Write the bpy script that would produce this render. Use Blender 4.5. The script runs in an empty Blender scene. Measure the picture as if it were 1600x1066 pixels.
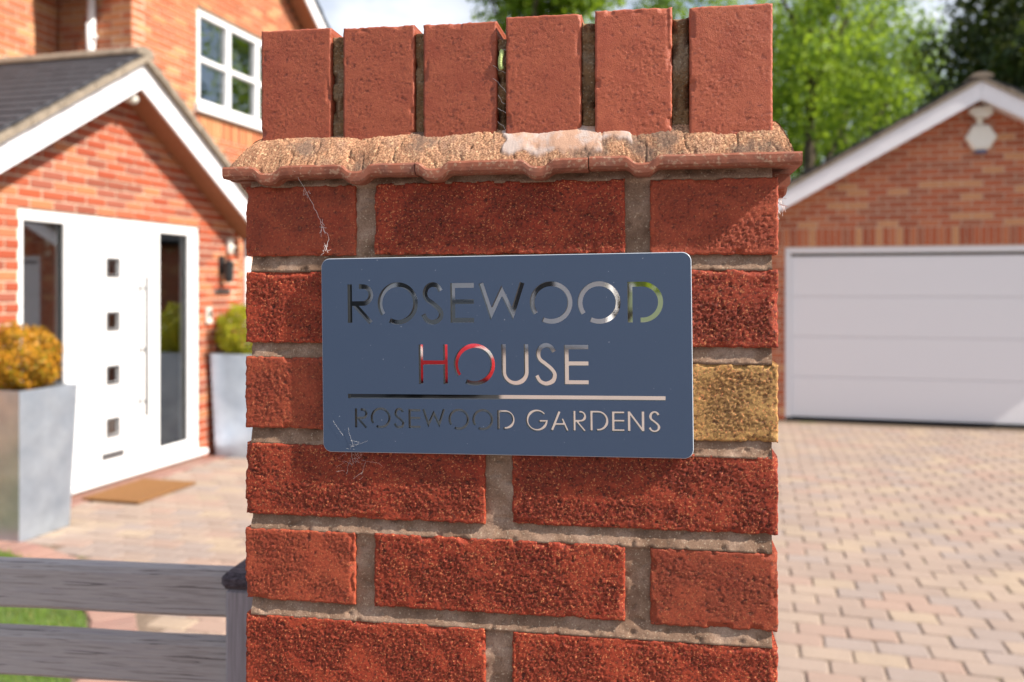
import bpy, bmesh, math, random
import numpy as np
from mathutils import Vector, Matrix

# ------------------------------------------------------------------ camera, world, sun, exposure
scene = bpy.context.scene
C = scene.collection
PI = math.pi
R = math.radians
YAW = R(15)

cam_d = bpy.data.cameras.new('camera')
cam = bpy.data.objects.new('camera', cam_d)
C.objects.link(cam)
cam.location = (0, 0, 1.6)
cam.rotation_euler = (R(90), 0, YAW)
cam_d.sensor_width = 36
cam_d.lens = 1390 / 1600 * 36
cam_d.shift_y = -82 / 1600
cam_d.clip_start = 0.02
cam_d.clip_end = 2000
cam_d.dof.use_dof = True
cam_d.dof.focus_distance = 0.745
cam_d.dof.aperture_fstop = 6.0
cam_d.dof.aperture_blades = 0
scene.camera = cam

SUN_AZ, SUN_EL = R(-5.5), R(41)          # azimuth measured from +X towards +Y
sun_dir = Vector((math.cos(SUN_EL) * math.cos(SUN_AZ), math.cos(SUN_EL) * math.sin(SUN_AZ), math.sin(SUN_EL)))
sd = bpy.data.lights.new('sun', 'SUN')
sun = bpy.data.objects.new('sun', sd)
C.objects.link(sun)
sd.energy = 4.8
sd.angle = R(0.9)
sd.color = (1.0, 0.93, 0.82)
sun.rotation_euler = (-sun_dir).to_track_quat('-Z', 'Y').to_euler()
sun.location = sun_dir * 50

world = bpy.data.worlds.new('World')
scene.world = world
world.use_nodes = True
wn = world.node_tree
wn.nodes.clear()
w_out = wn.nodes.new('ShaderNodeOutputWorld')
w_bg = wn.nodes.new('ShaderNodeBackground')
w_sky = wn.nodes.new('ShaderNodeTexSky')
w_sky.sky_type = 'NISHITA'
w_sky.sun_disc = False
w_sky.sun_elevation = SUN_EL
w_sky.sun_rotation = PI / 2 - SUN_AZ       # rotation 0 puts the sun at +Y, growing clockwise
w_sky.air_density = 1.0
w_sky.dust_density = 1.5
w_tc = wn.nodes.new('ShaderNodeTexCoord')
w_map = wn.nodes.new('ShaderNodeMapping')
w_map.inputs['Scale'].default_value = (2.2, 2.2, 5.0)
w_map.inputs['Location'].default_value = (0.3, 0.1, 0.0)
w_noi = wn.nodes.new('ShaderNodeTexNoise')
w_noi.inputs['Scale'].default_value = 1.6
w_noi.inputs['Detail'].default_value = 6
w_noi.inputs['Roughness'].default_value = 0.55
w_rmp = wn.nodes.new('ShaderNodeValToRGB')
w_rmp.color_ramp.elements[0].position = 0.36
w_rmp.color_ramp.elements[1].position = 0.60
w_noi2 = wn.nodes.new('ShaderNodeTexNoise')
w_noi2.inputs['Scale'].default_value = 4.0
w_noi2.inputs['Detail'].default_value = 4
w_cl = wn.nodes.new('ShaderNodeValToRGB')
w_cl.color_ramp.elements[0].position = 0.3
w_cl.color_ramp.elements[0].color = (4.2, 4.6, 5.4, 1)
w_cl.color_ramp.elements[1].position = 0.7
w_cl.color_ramp.elements[1].color = (6.8, 7.0, 7.4, 1)
w_mix = wn.nodes.new('ShaderNodeMix')
w_mix.data_type = 'RGBA'
wn.links.new(w_tc.outputs['Generated'], w_map.inputs['Vector'])
wn.links.new(w_map.outputs['Vector'], w_noi.inputs['Vector'])
wn.links.new(w_map.outputs['Vector'], w_noi2.inputs['Vector'])
wn.links.new(w_noi.outputs['Fac'], w_rmp.inputs['Fac'])
wn.links.new(w_noi2.outputs['Fac'], w_cl.inputs['Fac'])
wn.links.new(w_rmp.outputs['Color'], w_mix.inputs[0])
wn.links.new(w_sky.outputs['Color'], w_mix.inputs[6])
wn.links.new(w_cl.outputs['Color'], w_mix.inputs[7])
wn.links.new(w_mix.outputs[2], w_bg.inputs['Color'])
w_bg.inputs['Strength'].default_value = 0.095
wn.links.new(w_bg.outputs[0], w_out.inputs[0])

scene.view_settings.view_transform = 'Standard'
scene.view_settings.look = 'None'
scene.view_settings.exposure = 0.88
scene.view_settings.gamma = 1.0
scene.view_settings.use_curve_mapping = False
scene.render.engine = 'CYCLES'
scene.cycles.use_denoising = True
scene.cycles.max_bounces = 6
scene.cycles.diffuse_bounces = 3
scene.cycles.transparent_max_bounces = 12
scene.cycles.sample_clamp_indirect = 8

# ------------------------------------------------------------------ helpers
rng = random.Random(7)
CS, SN = math.cos(YAW), math.sin(YAW)

def view_pos(p):
    """pixel (1600 wide) and depth of a world point, used to decide how finely to split far surfaces"""
    r = p[0] * CS + p[1] * SN
    d = -p[0] * SN + p[1] * CS
    if d < 0.05:
        return None
    return 800 + 1390 * r / d, 451 + 1390 * (1.6 - p[2]) / d, d

def from_view(r, d):
    return r * CS - d * SN, r * SN + d * CS

def srgb(r, g, b):
    f = lambda v: (v / 255 / 12.92) if v / 255 <= 0.04045 else ((v / 255 + 0.055) / 1.055) ** 2.4
    return (f(r), f(g), f(b), 1)

def link(name, me, parent=None, m=None):
    o = bpy.data.objects.new(name, me)
    C.objects.link(o)
    if parent is not None:
        o.parent = parent
    if m is not None and me is not None:
        if len(me.materials) == 0:
            me.materials.append(m)
    return o

def tag(o, label=None, cat=None, group=None, kind=None):
    if label: o['label'] = label
    if cat: o['category'] = cat
    if group: o['group'] = group
    if kind: o['kind'] = kind
    return o

def empty(name, loc=(0, 0, 0), rz=0.0, **k):
    o = bpy.data.objects.new(name, None)
    C.objects.link(o)
    o.location = loc
    o.rotation_euler = (0, 0, rz)
    o.empty_display_size = 0.1
    return tag(o, **k)

def mesh_from(name, verts, faces, smooth=False):
    me = bpy.data.meshes.new(name)
    me.from_pydata(verts, [], faces)
    if smooth:
        me.polygons.foreach_set('use_smooth', [True] * len(me.polygons))
    me.update()
    return me

class MB:
    """collects simple solids, then becomes one mesh object"""
    def __init__(s):
        s.v, s.f = [], []
    def add(s, vs, fs):
        n = len(s.v)
        s.v += [tuple(v) for v in vs]
        s.f += [tuple(i + n for i in f) for f in fs]
        return s
    def box(s, x0, x1, y0, y1, z0, z1, bev=0.0, M=None):
        if bev > 0:
            b = min(bev, (x1 - x0) / 3, (y1 - y0) / 3, (z1 - z0) / 3)
            vs = []
            X, Y, Z = (x0, x1), (y0, y1), (z0, z1)
            idx = {}
            for i in (0, 1):
                for j in (0, 1):
                    for k in (0, 1):
                        sx, sy, sz = (1, -1)[i], (1, -1)[j], (1, -1)[k]
                        c = (X[i], Y[j], Z[k])
                        idx[i, j, k, 0] = len(vs); vs.append((c[0], c[1] + sy * b, c[2] + sz * b))
                        idx[i, j, k, 1] = len(vs); vs.append((c[0] + sx * b, c[1], c[2] + sz * b))
                        idx[i, j, k, 2] = len(vs); vs.append((c[0] + sx * b, c[1] + sy * b, c[2]))
            fs = []
            q = lambda *a: fs.append(a)
            for i in (0, 1):
                q(idx[i, 0, 0, 0], idx[i, 1, 0, 0], idx[i, 1, 1, 0], idx[i, 0, 1, 0])
                q(idx[0, i, 0, 1], idx[1, i, 0, 1], idx[1, i, 1, 1], idx[0, i, 1, 1])
                q(idx[0, 0, i, 2], idx[1, 0, i, 2], idx[1, 1, i, 2], idx[0, 1, i, 2])
            for i in (0, 1):
                for j in (0, 1):
                    q(idx[i, j, 0, 0], idx[i, j, 1, 0], idx[i, j, 1, 1], idx[i, j, 0, 1])
                    q(idx[i, 0, j, 0], idx[i, 1, j, 0], idx[i, 1, j, 2], idx[i, 0, j, 2])
                    q(idx[0, i, j, 1], idx[1, i, j, 1], idx[1, i, j, 2], idx[0, i, j, 2])
                    for k in (0, 1):
                        fs.append((idx[i, j, k, 0], idx[i, j, k, 1], idx[i, j, k, 2]))
        else:
            vs = [(x0, y0, z0), (x1, y0, z0), (x1, y1, z0), (x0, y1, z0), (x0, y0, z1), (x1, y0, z1), (x1, y1, z1), (x0, y1, z1)]
            fs = [(0, 3, 2, 1), (4, 5, 6, 7), (0, 1, 5, 4), (1, 2, 6, 5), (2, 3, 7, 6), (3, 0, 4, 7)]
        if M is not None:
            vs = [tuple(M @ Vector(v)) for v in vs]
        return s.add(vs, fs)
    def prism(s, pts, axis, t0, t1):
        """polygon pts (2D) extruded along axis between t0 and t1"""
        n = len(pts)
        def P(p, t):
            return (t, p[0], p[1]) if axis == 'x' else (p[0], t, p[1]) if axis == 'y' else (p[0], p[1], t)
        vs = [P(p, t0) for p in pts] + [P(p, t1) for p in pts]
        fs = [tuple(range(n))[::-1], tuple(range(n, 2 * n))] + [(i, (i + 1) % n, n + (i + 1) % n, n + i) for i in range(n)]
        return s.add(vs, fs)
    def tube(s, pts, r, n=8, cap=True):
        pts = [Vector(p) for p in pts]
        rs = r if isinstance(r, (list, tuple)) else [r] * len(pts)
        rings = []
        up = Vector((0, 0, 1))
        for i, p in enumerate(pts):
            t = (pts[min(i + 1, len(pts) - 1)] - pts[max(i - 1, 0)]).normalized()
            a = t.cross(up)
            if a.length < 0.05: a = t.cross(Vector((0, 1, 0)))
            a.normalize(); b = t.cross(a)
            rings.append([p + (a * math.cos(2 * PI * k / n) + b * math.sin(2 * PI * k / n)) * rs[i] for k in range(n)])
        vs = [v for g in rings for v in g]
        fs = []
        for i in range(len(pts) - 1):
            for k in range(n):
                fs.append((i * n + k, i * n + (k + 1) % n, (i + 1) * n + (k + 1) % n, (i + 1) * n + k))
        if cap:
            fs.append(tuple(range(n))[::-1]); fs.append(tuple((len(pts) - 1) * n + k for k in range(n)))
        return s.add(vs, fs)
    def lathe(s, prof, cx, cy, n=20):
        vs, fs = [], []
        for r, z in prof:
            for k in range(n):
                vs.append((cx + r * math.cos(2 * PI * k / n), cy + r * math.sin(2 * PI * k / n), z))
        for i in range(len(prof) - 1):
            for k in range(n):
                fs.append((i * n + k, i * n + (k + 1) % n, (i + 1) * n + (k + 1) % n, (i + 1) * n + k))
        fs.append(tuple(range(n))[::-1]); fs.append(tuple((len(prof) - 1) * n + k for k in range(n)))
        return s.add(vs, fs)
    def build(s, name, m, parent=None, smooth=False):
        me = mesh_from(name, s.v, s.f, smooth)
        bm = bmesh.new(); bm.from_mesh(me)
        bmesh.ops.recalc_face_normals(bm, faces=bm.faces)
        bm.to_mesh(me); bm.free()
        me.materials.append(m)
        return link(name, me, parent)

# ------------------------------------------------------------------ numpy noise
def _hash(ix, iy, seed):
    h = (ix.astype(np.int64) * 374761393 + iy.astype(np.int64) * 668265263 + seed * 1442695041) & 0xffffffff
    h = ((h ^ (h >> 13)) * 1274126177) & 0xffffffff
    h = (h ^ (h >> 16)) & 0xffffffff
    return h / 4294967295.0

def vnoise(x, y, seed=0):
    ix, iy = np.floor(x), np.floor(y)
    fx, fy = x - ix, y - iy
    fx = fx * fx * (3 - 2 * fx); fy = fy * fy * (3 - 2 * fy)
    a = _hash(ix, iy, seed); b = _hash(ix + 1, iy, seed)
    c = _hash(ix, iy + 1, seed); d = _hash(ix + 1, iy + 1, seed)
    return (a * (1 - fx) + b * fx) * (1 - fy) + (c * (1 - fx) + d * fx) * fy

def pnoise(x, y, seed=0):
    ix, iy = np.floor(x), np.floor(y)
    fx, fy = x - ix, y - iy
    ux = fx ** 3 * (fx * (fx * 6 - 15) + 10); uy = fy ** 3 * (fy * (fy * 6 - 15) + 10)
    def g(dx, dy):
        a = _hash(ix + dx, iy + dy, seed) * 2 * np.pi
        return np.cos(a) * (fx - dx) + np.sin(a) * (fy - dy)
    return 1.5 * ((g(0, 0) * (1 - ux) + g(1, 0) * ux) * (1 - uy) + (g(0, 1) * (1 - ux) + g(1, 1) * ux) * uy)

def fbm(x, y, seed=0, o=4, g=0.5):
    s, a, t = 0, 1.0, 0
    for i in range(o):
        ang = 0.6 * i
        xr = x * math.cos(ang) - y * math.sin(ang); yr = x * math.sin(ang) + y * math.cos(ang)
        s = s + a * pnoise(xr * 2 ** i + 17.3 * i, yr * 2 ** i - 9.1 * i, seed + i * 31)
        t += a; a *= g
    return s / t

def sstep(a, b, x):
    t = np.clip((x - a) / (b - a), 0, 1)
    return t * t * (3 - 2 * t)

# ------------------------------------------------------------------ materials
class Mat:
    def __init__(s, name, color=(0.5, 0.5, 0.5, 1), rough=0.7, metal=0.0, spec=0.4):
        s.m = bpy.data.materials.new(name); s.m.use_nodes = True
        s.nt = s.m.node_tree
        s.b = s.nt.nodes['Principled BSDF']; s.out = s.nt.nodes['Material Output']
        s.set(s.b, 'Base Color', color); s.set(s.b, 'Roughness', rough); s.set(s.b, 'Metallic', metal)
        s.set(s.b, 'Specular IOR Level', spec)
        s._tc = None
    def set(s, n, i, v):
        if hasattr(v, 'is_linked') or isinstance(v, bpy.types.NodeSocket):
            s.nt.links.new(v, n.inputs[i])
        else:
            n.inputs[i].default_value = v
    def n(s, t, ins=None, **p):
        nd = s.nt.nodes.new('ShaderNode' + t)
        for k, v in p.items(): setattr(nd, k, v)
        for k, v in (ins or {}).items(): s.set(nd, k, v)
        return nd
    def obj(s):
        if not s._tc: s._tc = s.n('TexCoord')
        return s._tc.outputs['Object']
    def mapped(s, scale=(1, 1, 1), loc=(0, 0, 0), src=None):
        return s.n('Mapping', {'Vector': src or s.obj(), 'Scale': scale, 'Location': loc}).outputs[0]
    def noise(s, scale, detail=4, rough=0.55, vec=None, dist=0.0):
        return s.n('TexNoise', {'Vector': vec or s.obj(), 'Scale': scale, 'Detail': detail, 'Roughness': rough, 'Distortion': dist}).outputs['Fac']
    def ramp(s, fac, stops, interp='LINEAR'):
        nd = s.n('ValToRGB', {'Fac': fac}); cr = nd.color_ramp; cr.interpolation = interp
        while len(cr.elements) < len(stops): cr.elements.new(0.5)
        for e, (p, c) in zip(cr.elements, stops):
            e.position = p; e.color = c if not isinstance(c, (int, float)) else (c, c, c, 1)
        return nd.outputs['Color']
    def mix(s, fac, a, b, mode='MIX'):
        nd = s.n('Mix', data_type='RGBA', blend_type=mode)
        s.set(nd, 0, fac); s.set(nd, 6, a); s.set(nd, 7, b)
        return nd.outputs[2]
    def math(s, op, a, b=0.0):
        nd = s.n('Math', operation=op); s.set(nd, 0, a); s.set(nd, 1, b)
        return nd.outputs[0]
    def bump(s, h, strength=0.4, dist=0.01):
        nd = s.n('Bump', {'Height': h, 'Strength': strength, 'Distance': dist})
        s.set(s.b, 'Normal', nd.outputs[0]); return nd
    def col(s, v): s.set(s.b, 'Base Color', v); return s
    def rand(s, island):
        return s.n('NewGeometry').outputs['Random Per Island'] if island else s.n('ObjectInfo').outputs['Random']

def hero_brick(name, base, dark, light, soil, rough=0.7, seed=0.0, dens=0.5, speck=1.0, core=.34):
    m = Mat(name, rough=rough, spec=0.35)
    v = m.mapped(loc=(seed, seed * 2, seed))
    rnd = m.rand(False)
    c = m.ramp(m.noise(28, 4, vec=v), [(0.3, base), (0.52, light), (0.72, base)])
    c = m.mix(m.ramp(m.noise(420, 3, 0.6, vec=v), [(0.50, 0.0), (0.66, dens)]), c, dark)
    c = m.mix(m.ramp(m.noise(190, 5, 0.7, vec=v), [(0.58, 0.0), (0.68, 0.8)]), c, soil)
    cr = m.n('Attribute', attribute_name='core').outputs['Fac']
    c = m.mix(m.math('MULTIPLY', cr, core), c, dark)
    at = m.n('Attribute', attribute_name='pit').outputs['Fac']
    c = m.mix(m.math('MULTIPLY', at, 0.75), c, soil)  # pits of the height field mixed towards the deepest tone
    c = m.mix(m.ramp(m.noise(620, 2, 0.6, vec=m.mapped(loc=(seed + 4, 1, 2))), [(0.60, 0.0), (0.68, 0.9 * speck)]), c, srgb(214, 136, 88))  # light specks painted in for the glint of sunlit grains
    hs = m.n('HueSaturation', {'Color': c, 'Saturation': 1.0,
             'Value': m.n('MapRange', {'Value': rnd, 'To Min': 0.84, 'To Max': 1.14}).outputs[0]})
    m.col(hs.outputs[0])
    m.bump(m.noise(900, 4, 0.75, vec=v), 0.55, 0.0009)
    return m.m

M = {}
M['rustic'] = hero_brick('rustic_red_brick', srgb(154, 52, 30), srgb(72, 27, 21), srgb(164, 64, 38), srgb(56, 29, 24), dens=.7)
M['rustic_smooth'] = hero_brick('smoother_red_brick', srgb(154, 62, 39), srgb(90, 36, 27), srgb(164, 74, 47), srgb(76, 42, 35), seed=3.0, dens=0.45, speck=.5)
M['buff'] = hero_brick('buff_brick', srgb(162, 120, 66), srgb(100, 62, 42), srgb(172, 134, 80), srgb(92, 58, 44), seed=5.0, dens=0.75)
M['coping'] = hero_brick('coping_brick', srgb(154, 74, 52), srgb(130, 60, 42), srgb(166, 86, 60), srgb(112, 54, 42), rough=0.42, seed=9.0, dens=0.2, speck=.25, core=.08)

def mk_mortar(name, a, b, c):
    m = Mat(name, rough=0.95, spec=0.15)
    col = m.ramp(m.noise(35, 5), [(0.3, a), (0.5, b), (0.7, c)])
    col = m.mix(m.ramp(m.noise(700, 2), [(0.35, 0.35), (0.55, 0.0)]), col, srgb(96, 76, 62))
    col = m.mix(m.ramp(m.noise(600, 2, vec=m.mapped(loc=(2, 1, 5))), [(0.6, 0.0), (0.72, 0.5)]), col, srgb(214, 196, 170))
    m.col(col); m.bump(m.noise(900, 3, 0.7), 0.5, 0.0008)
    return m.m
M['mortar'] = mk_mortar('joint_mortar', srgb(112, 86, 70), srgb(146, 118, 99), srgb(174, 147, 129))
M['joint_dark'] = mk_mortar('old_dark_mortar', srgb(98, 78, 58), srgb(138, 106, 74), srgb(142, 124, 104))

m = Mat('sandy_mortar_fillet', rough=0.95, spec=0.1)
c = m.ramp(m.noise(30, 5), [(0.3, srgb(164, 118, 92)), (0.5, srgb(192, 144, 112)), (0.7, srgb(172, 136, 116))])
c = m.mix(m.ramp(m.noise(700, 3, 0.7), [(0.44, 0.75), (0.54, 0.0)]), c, srgb(104, 74, 56))
c = m.mix(m.ramp(m.noise(480, 2, vec=m.mapped(loc=(3, 0, 1))), [(0.58, 0.0), (0.68, 0.7)]), c, srgb(232, 196, 154))
c = m.mix(m.ramp(m.noise(24, 4, vec=m.mapped(loc=(7, 2, 1))), [(0.53, 0.0), (0.62, 0.65)]), c, srgb(98, 86, 80))
at = m.n('Attribute', attribute_name='bloom').outputs['Fac']
c = m.mix(at, c, m.ramp(m.noise(60, 4), [(0.42, srgb(192, 174, 166)), (0.58, srgb(188, 150, 128))]))
m.col(c); m.bump(m.noise(900, 4, 0.7), 0.6, 0.001)
M['fillet'] = m.m

m = Mat('terracotta_tile', rough=0.7, spec=0.3)
c = m.ramp(m.noise(40, 5), [(0.3, srgb(112, 66, 52)), (0.5, srgb(142, 84, 64)), (0.7, srgb(128, 84, 70))])
c = m.mix(m.ramp(m.noise(300, 3), [(0.55, 0.0), (0.64, 0.6)]), c, srgb(168, 136, 112))
m.col(c); m.bump(m.noise(700, 3), 0.3, 0.0006)
M['terracotta'] = m.m

def wall_brick(name, island, cols, mottle=0.5):
    m = Mat(name, rough=0.88, spec=0.2)
    n = len(cols)
    c = m.ramp(m.rand(island), [(i / n, cols[i]) for i in range(n)], 'CONSTANT')
    geo = m.n('NewGeometry').outputs['Position']
    c = m.mix(m.math('MULTIPLY', m.noise(30, 4, vec=geo), mottle), c, cols[n // 2])
    c = m.mix(m.ramp(m.noise(60, 4, vec=geo), [(0.55, 0.0), (0.72, 0.45)]), c, srgb(110, 58, 42))
    m.col(c); m.bump(m.noise(180, 3, vec=geo), 0.4, 0.004)
    return m.m
PORCH = [srgb(166, 84, 58), srgb(176, 98, 70), srgb(158, 74, 50), srgb(184, 114, 82), srgb(138, 78, 62), srgb(172, 84, 54), srgb(186, 122, 84), srgb(150, 88, 72)]
MAIN = [srgb(176, 98, 70), srgb(186, 124, 86), srgb(166, 84, 58), srgb(192, 140, 100), srgb(180, 102, 72), srgb(160, 88, 66)]
GAR = [srgb(164, 74, 50), srgb(176, 88, 62), srgb(150, 66, 50), srgb(198, 144, 104), srgb(170, 80, 56), srgb(154, 84, 68), srgb(184, 106, 76)]
for k, cs in (('porch', PORCH), ('main', MAIN), ('garage', GAR)):
    M[k + '_b'] = wall_brick(k + '_brick', False, cs)
    M[k + '_s'] = wall_brick(k + '_brick_course', True, cs)

def simple(name, col, rough=0.6, metal=0.0, var=0.12, scale=20, bump=0.0, spec=0.4):
    m = Mat(name, rough=rough, metal=metal, spec=spec)
    dark = tuple(c * (1 - var) for c in col[:3]) + (1,)
    lite = tuple(min(1, c * (1 + var)) for c in col[:3]) + (1,)
    m.col(m.ramp(m.noise(scale, 4), [(0.3, dark), (0.7, lite)]))
    if bump: m.bump(m.noise(scale * 6, 3), bump, 0.003)
    return m.m
M['house_mortar'] = simple('pale_mortar', srgb(206, 186, 166), 0.95, var=0.1, bump=0.2)
M['upvc'] = simple('white_upvc', srgb(232, 232, 234), 0.32, var=0.02, scale=4)
M['fascia'] = simple('white_fascia_board', srgb(228, 227, 232), 0.45, var=0.03, scale=5)
M['soffit'] = simple('brown_soffit', srgb(148, 98, 70), 0.6, var=0.1)
M['slate'] = simple('dark_roof_tile', srgb(60, 60, 66), 0.85, var=0.25, scale=12, bump=0.3)
M['ridge'] = simple('weathered_ridge', srgb(134, 122, 108), 0.9, var=0.25, scale=14, bump=0.3)
M['rubber'] = simple('black_rubber', (0.015, 0.015, 0.016, 1), 0.8)
M['steel'] = simple('brushed_steel', (0.55, 0.55, 0.56, 1), 0.3, metal=1.0, var=0.05)
M['handle_grey'] = simple('dark_grey_handle', (0.10, 0.10, 0.105, 1), 0.5)
M['steel_dark'] = simple('satin_dark_steel', (0.20, 0.20, 0.21, 1), 0.45, metal=0.8, var=0.05)
M['cream'] = simple('cream_inner_frame', srgb(196, 178, 146), 0.6)
M['interior'] = simple('dim_hall_wall', srgb(196, 180, 160), 0.8)
M['black'] = simple('black_plastic', (0.02, 0.02, 0.022, 1), 0.4)
M['white_plastic'] = simple('white_plastic', srgb(226, 224, 216), 0.4, var=0.03)
M['coir'] = simple('coir_mat', srgb(130, 94, 62), 0.98, var=0.25, scale=120, bump=0.8, spec=0.05)
M['grub'] = simple('pale_green_skin', srgb(176, 190, 120), 0.45, var=0.15, scale=300)
M['web'] = simple('spider_silk', srgb(232, 228, 226), 0.5, var=0.05)
M['asphalt'] = simple('asphalt', (0.05, 0.05, 0.052, 1), 0.92, var=0.3, scale=60, bump=0.4)
M['tar'] = simple('shadow_toned_tarmac', (0.012, 0.012, 0.013, 1), 0.9, var=0.3, scale=60)  # tone lowered to stand in for shadow lying across the road
M['bark'] = simple('tree_bark', srgb(74, 64, 52), 0.95, var=0.3, scale=8, bump=0.6)
M['render_wall'] = simple('white_render', srgb(206, 204, 206), 0.85, var=0.05, scale=3)
M['soil'] = simple('planting_soil', srgb(58, 42, 32), 0.98, var=0.3, scale=60, bump=0.6)
M['vane'] = simple('feather_vane', srgb(196, 180, 178), 0.7, var=0.1)

m = Mat('galvanised_steel', rough=0.4, metal=0.85)
n1 = m.noise(5, 5, 0.6)
m.col(m.ramp(n1, [(0.3, srgb(168, 182, 200)), (0.7, srgb(200, 212, 226))]))
m.set(m.b, 'Roughness', m.n('MapRange', {'Value': m.noise(9, 4), 'To Min': 0.36, 'To Max': 0.52}).outputs[0])
m.bump(m.noise(3, 3), 0.25, 0.03)
M['galv'] = m.m

m = Mat('garage_door_white', srgb(226, 226, 231), 0.45)
M['gdoor'] = m.m

def glass(name, tint, base):
    m = Mat(name)
    m.nt.nodes.remove(m.b)
    fr = m.n('Fresnel', {'IOR': 1.5}).outputs[0]
    fr = m.math('ADD', m.math('MULTIPLY', fr, 1.3), base)
    tr = m.n('BsdfTransparent', {'Color': tint}).outputs[0]
    gl = m.n('BsdfGlossy', {'Color': (0.9, 0.93, 0.95, 1), 'Roughness': 0.02}).outputs[0]
    mx = m.n('MixShader'); m.set(mx, 0, fr); m.nt.links.new(tr, mx.inputs[1]); m.nt.links.new(gl, mx.inputs[2])
    m.nt.links.new(mx.outputs[0], m.out.inputs[0])
    return m.m
M['glass'] = glass('window_glass', (0.75, 0.75, 0.74, 1), 0.22)

m = Mat('mirror_acrylic', (0.82, 0.83, 0.84, 1), 0.02, metal=1.0)
m.bump(m.noise(20, 2), 0.03, 0.002)
M['mirror'] = m.m

m = Mat('anthracite_acrylic', srgb(72, 86, 110), 0.38, spec=0.4)
c = m.ramp(m.noise(1600, 1), [(0.3, srgb(61, 75, 98)), (0.7, srgb(68, 83, 107))])
dust = m.ramp(m.noise(430, 2, 0.5), [(0.735, 0.0), (0.76, 0.8)])
m.col(m.mix(dust, c, srgb(170, 176, 186)))
m.set(m.b, 'Roughness', m.n('MapRange', {'Value': m.noise(40, 3), 'To Min': 0.30, 'To Max': 0.42}).outputs[0])
M['anthracite'] = m.m

M['cut_wall'] = simple('letter_cut_wall', srgb(16, 18, 22), .45, var=.03)  # near-black stands in for the dark reflections inside the letter cuts
M['rim_highlight'] = simple('painted_rim_highlight', srgb(168, 176, 188), .3, var=.03)  # pale tone paints a lit highlight onto the sign's rim

m = Mat('weathered_grey_timber', rough=0.8, spec=0.25)
v = m.mapped(scale=(1.6, 30, 30))
v2 = m.mapped(scale=(2.2, 60, 90))
c = m.ramp(m.noise(6, 6, 0.6, vec=v), [(0.3, srgb(146, 138, 136)), (0.5, srgb(174, 166, 164)), (0.7, srgb(158, 151, 153))])
c = m.mix(m.ramp(m.noise(4, 5, 0.6, vec=v2, dist=0.6), [(0.35, 0.75), (0.42, 0.0)]), c, srgb(66, 56, 58))
m.col(c); m.bump(m.noise(5, 5, 0.6, vec=v2), 0.5, 0.002)
M['timber'] = m.m
m = Mat('weathered_post_timber', rough=0.8, spec=0.25)
v = m.mapped(scale=(60, 60, 3))
c = m.ramp(m.noise(5, 6, 0.6, vec=v), [(0.3, srgb(132, 126, 130)), (0.7, srgb(162, 156, 161))])
m.col(c); m.bump(m.noise(6, 4, vec=v), 0.4, 0.0015)
M['post'] = m.m
m = Mat('dark_end_grain', rough=0.85, spec=0.2)
v = m.mapped(scale=(30, 60, 120))
m.col(m.ramp(m.noise(5, 6, 0.7, vec=v), [(0.35, srgb(48, 42, 46)), (0.65, srgb(104, 96, 104))])); m.bump(m.noise(6, 4, vec=v), 0.6, 0.002)
M['cap'] = m.m

def leafm(name, cols, trans=0.45):
    m = Mat(name, rough=0.5, spec=0.3)
    c = m.ramp(m.rand(True), [(i / len(cols), cols[i]) for i in range(len(cols))], 'CONSTANT')
    big = m.noise(0.8, 3, vec=m.n('NewGeometry').outputs['Position'])
    c = m.mix(m.ramp(big, [(0.35, 0.35), (0.6, 0.0)]), c, cols[0])
    m.col(c)
    tl = m.n('BsdfTranslucent', {'Color': m.mix(0.5, c, (0.45, 0.60, 0.04, 1))})
    mx = m.n('MixShader', {0: trans})
    m.nt.links.new(m.b.outputs[0], mx.inputs[1]); m.nt.links.new(tl.outputs[0], mx.inputs[2])
    m.nt.links.new(mx.outputs[0], m.out.inputs[0])
    return m.m
M['leaf_bright'] = leafm('bright_leaves', [(0.10, 0.18, 0.02, 1), (0.20, 0.32, 0.028, 1), (0.32, 0.43, 0.035, 1), (0.15, 0.25, 0.025, 1)], 0.5)
M['leaf_mid'] = leafm('mid_green_leaves', [(0.05, 0.10, 0.022, 1), (0.09, 0.18, 0.028, 1), (0.16, 0.26, 0.035, 1), (0.07, 0.14, 0.03, 1)], 0.45)
M['leaf_dark'] = leafm('dark_conifer_needles', [(0.016, 0.034, 0.009, 1), (0.032, 0.056, 0.012, 1), (0.08, 0.09, 0.018, 1), (0.022, 0.045, 0.012, 1)], 0.15)
M['leaf_gold'] = leafm('orange_tipped_box_leaves', [(0.36, 0.17, 0.010, 1), (0.52, 0.21, 0.012, 1), (0.26, 0.20, 0.012, 1), (0.58, 0.26, 0.015, 1)], 0.2)
M['leaf_lime'] = leafm('lime_box_leaves', [(0.18, 0.22, 0.012, 1), (0.46, 0.40, 0.012, 1), (0.30, 0.33, 0.015, 1), (0.56, 0.45, 0.015, 1)], 0.25)
M['grass'] = leafm('grass_blades', [(0.07, 0.15, 0.02, 1), (0.13, 0.23, 0.03, 1), (0.18, 0.26, 0.05, 1), (0.22, 0.21, 0.07, 1)], 0.35)
M['lawn'] = simple('lawn_soil_green', (0.08, 0.13, 0.025, 1), 0.95, var=0.3, scale=9)
M['ground'] = simple('rough_ground', (0.075, 0.095, 0.035, 1), 0.95, var=0.3, scale=2)

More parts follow.
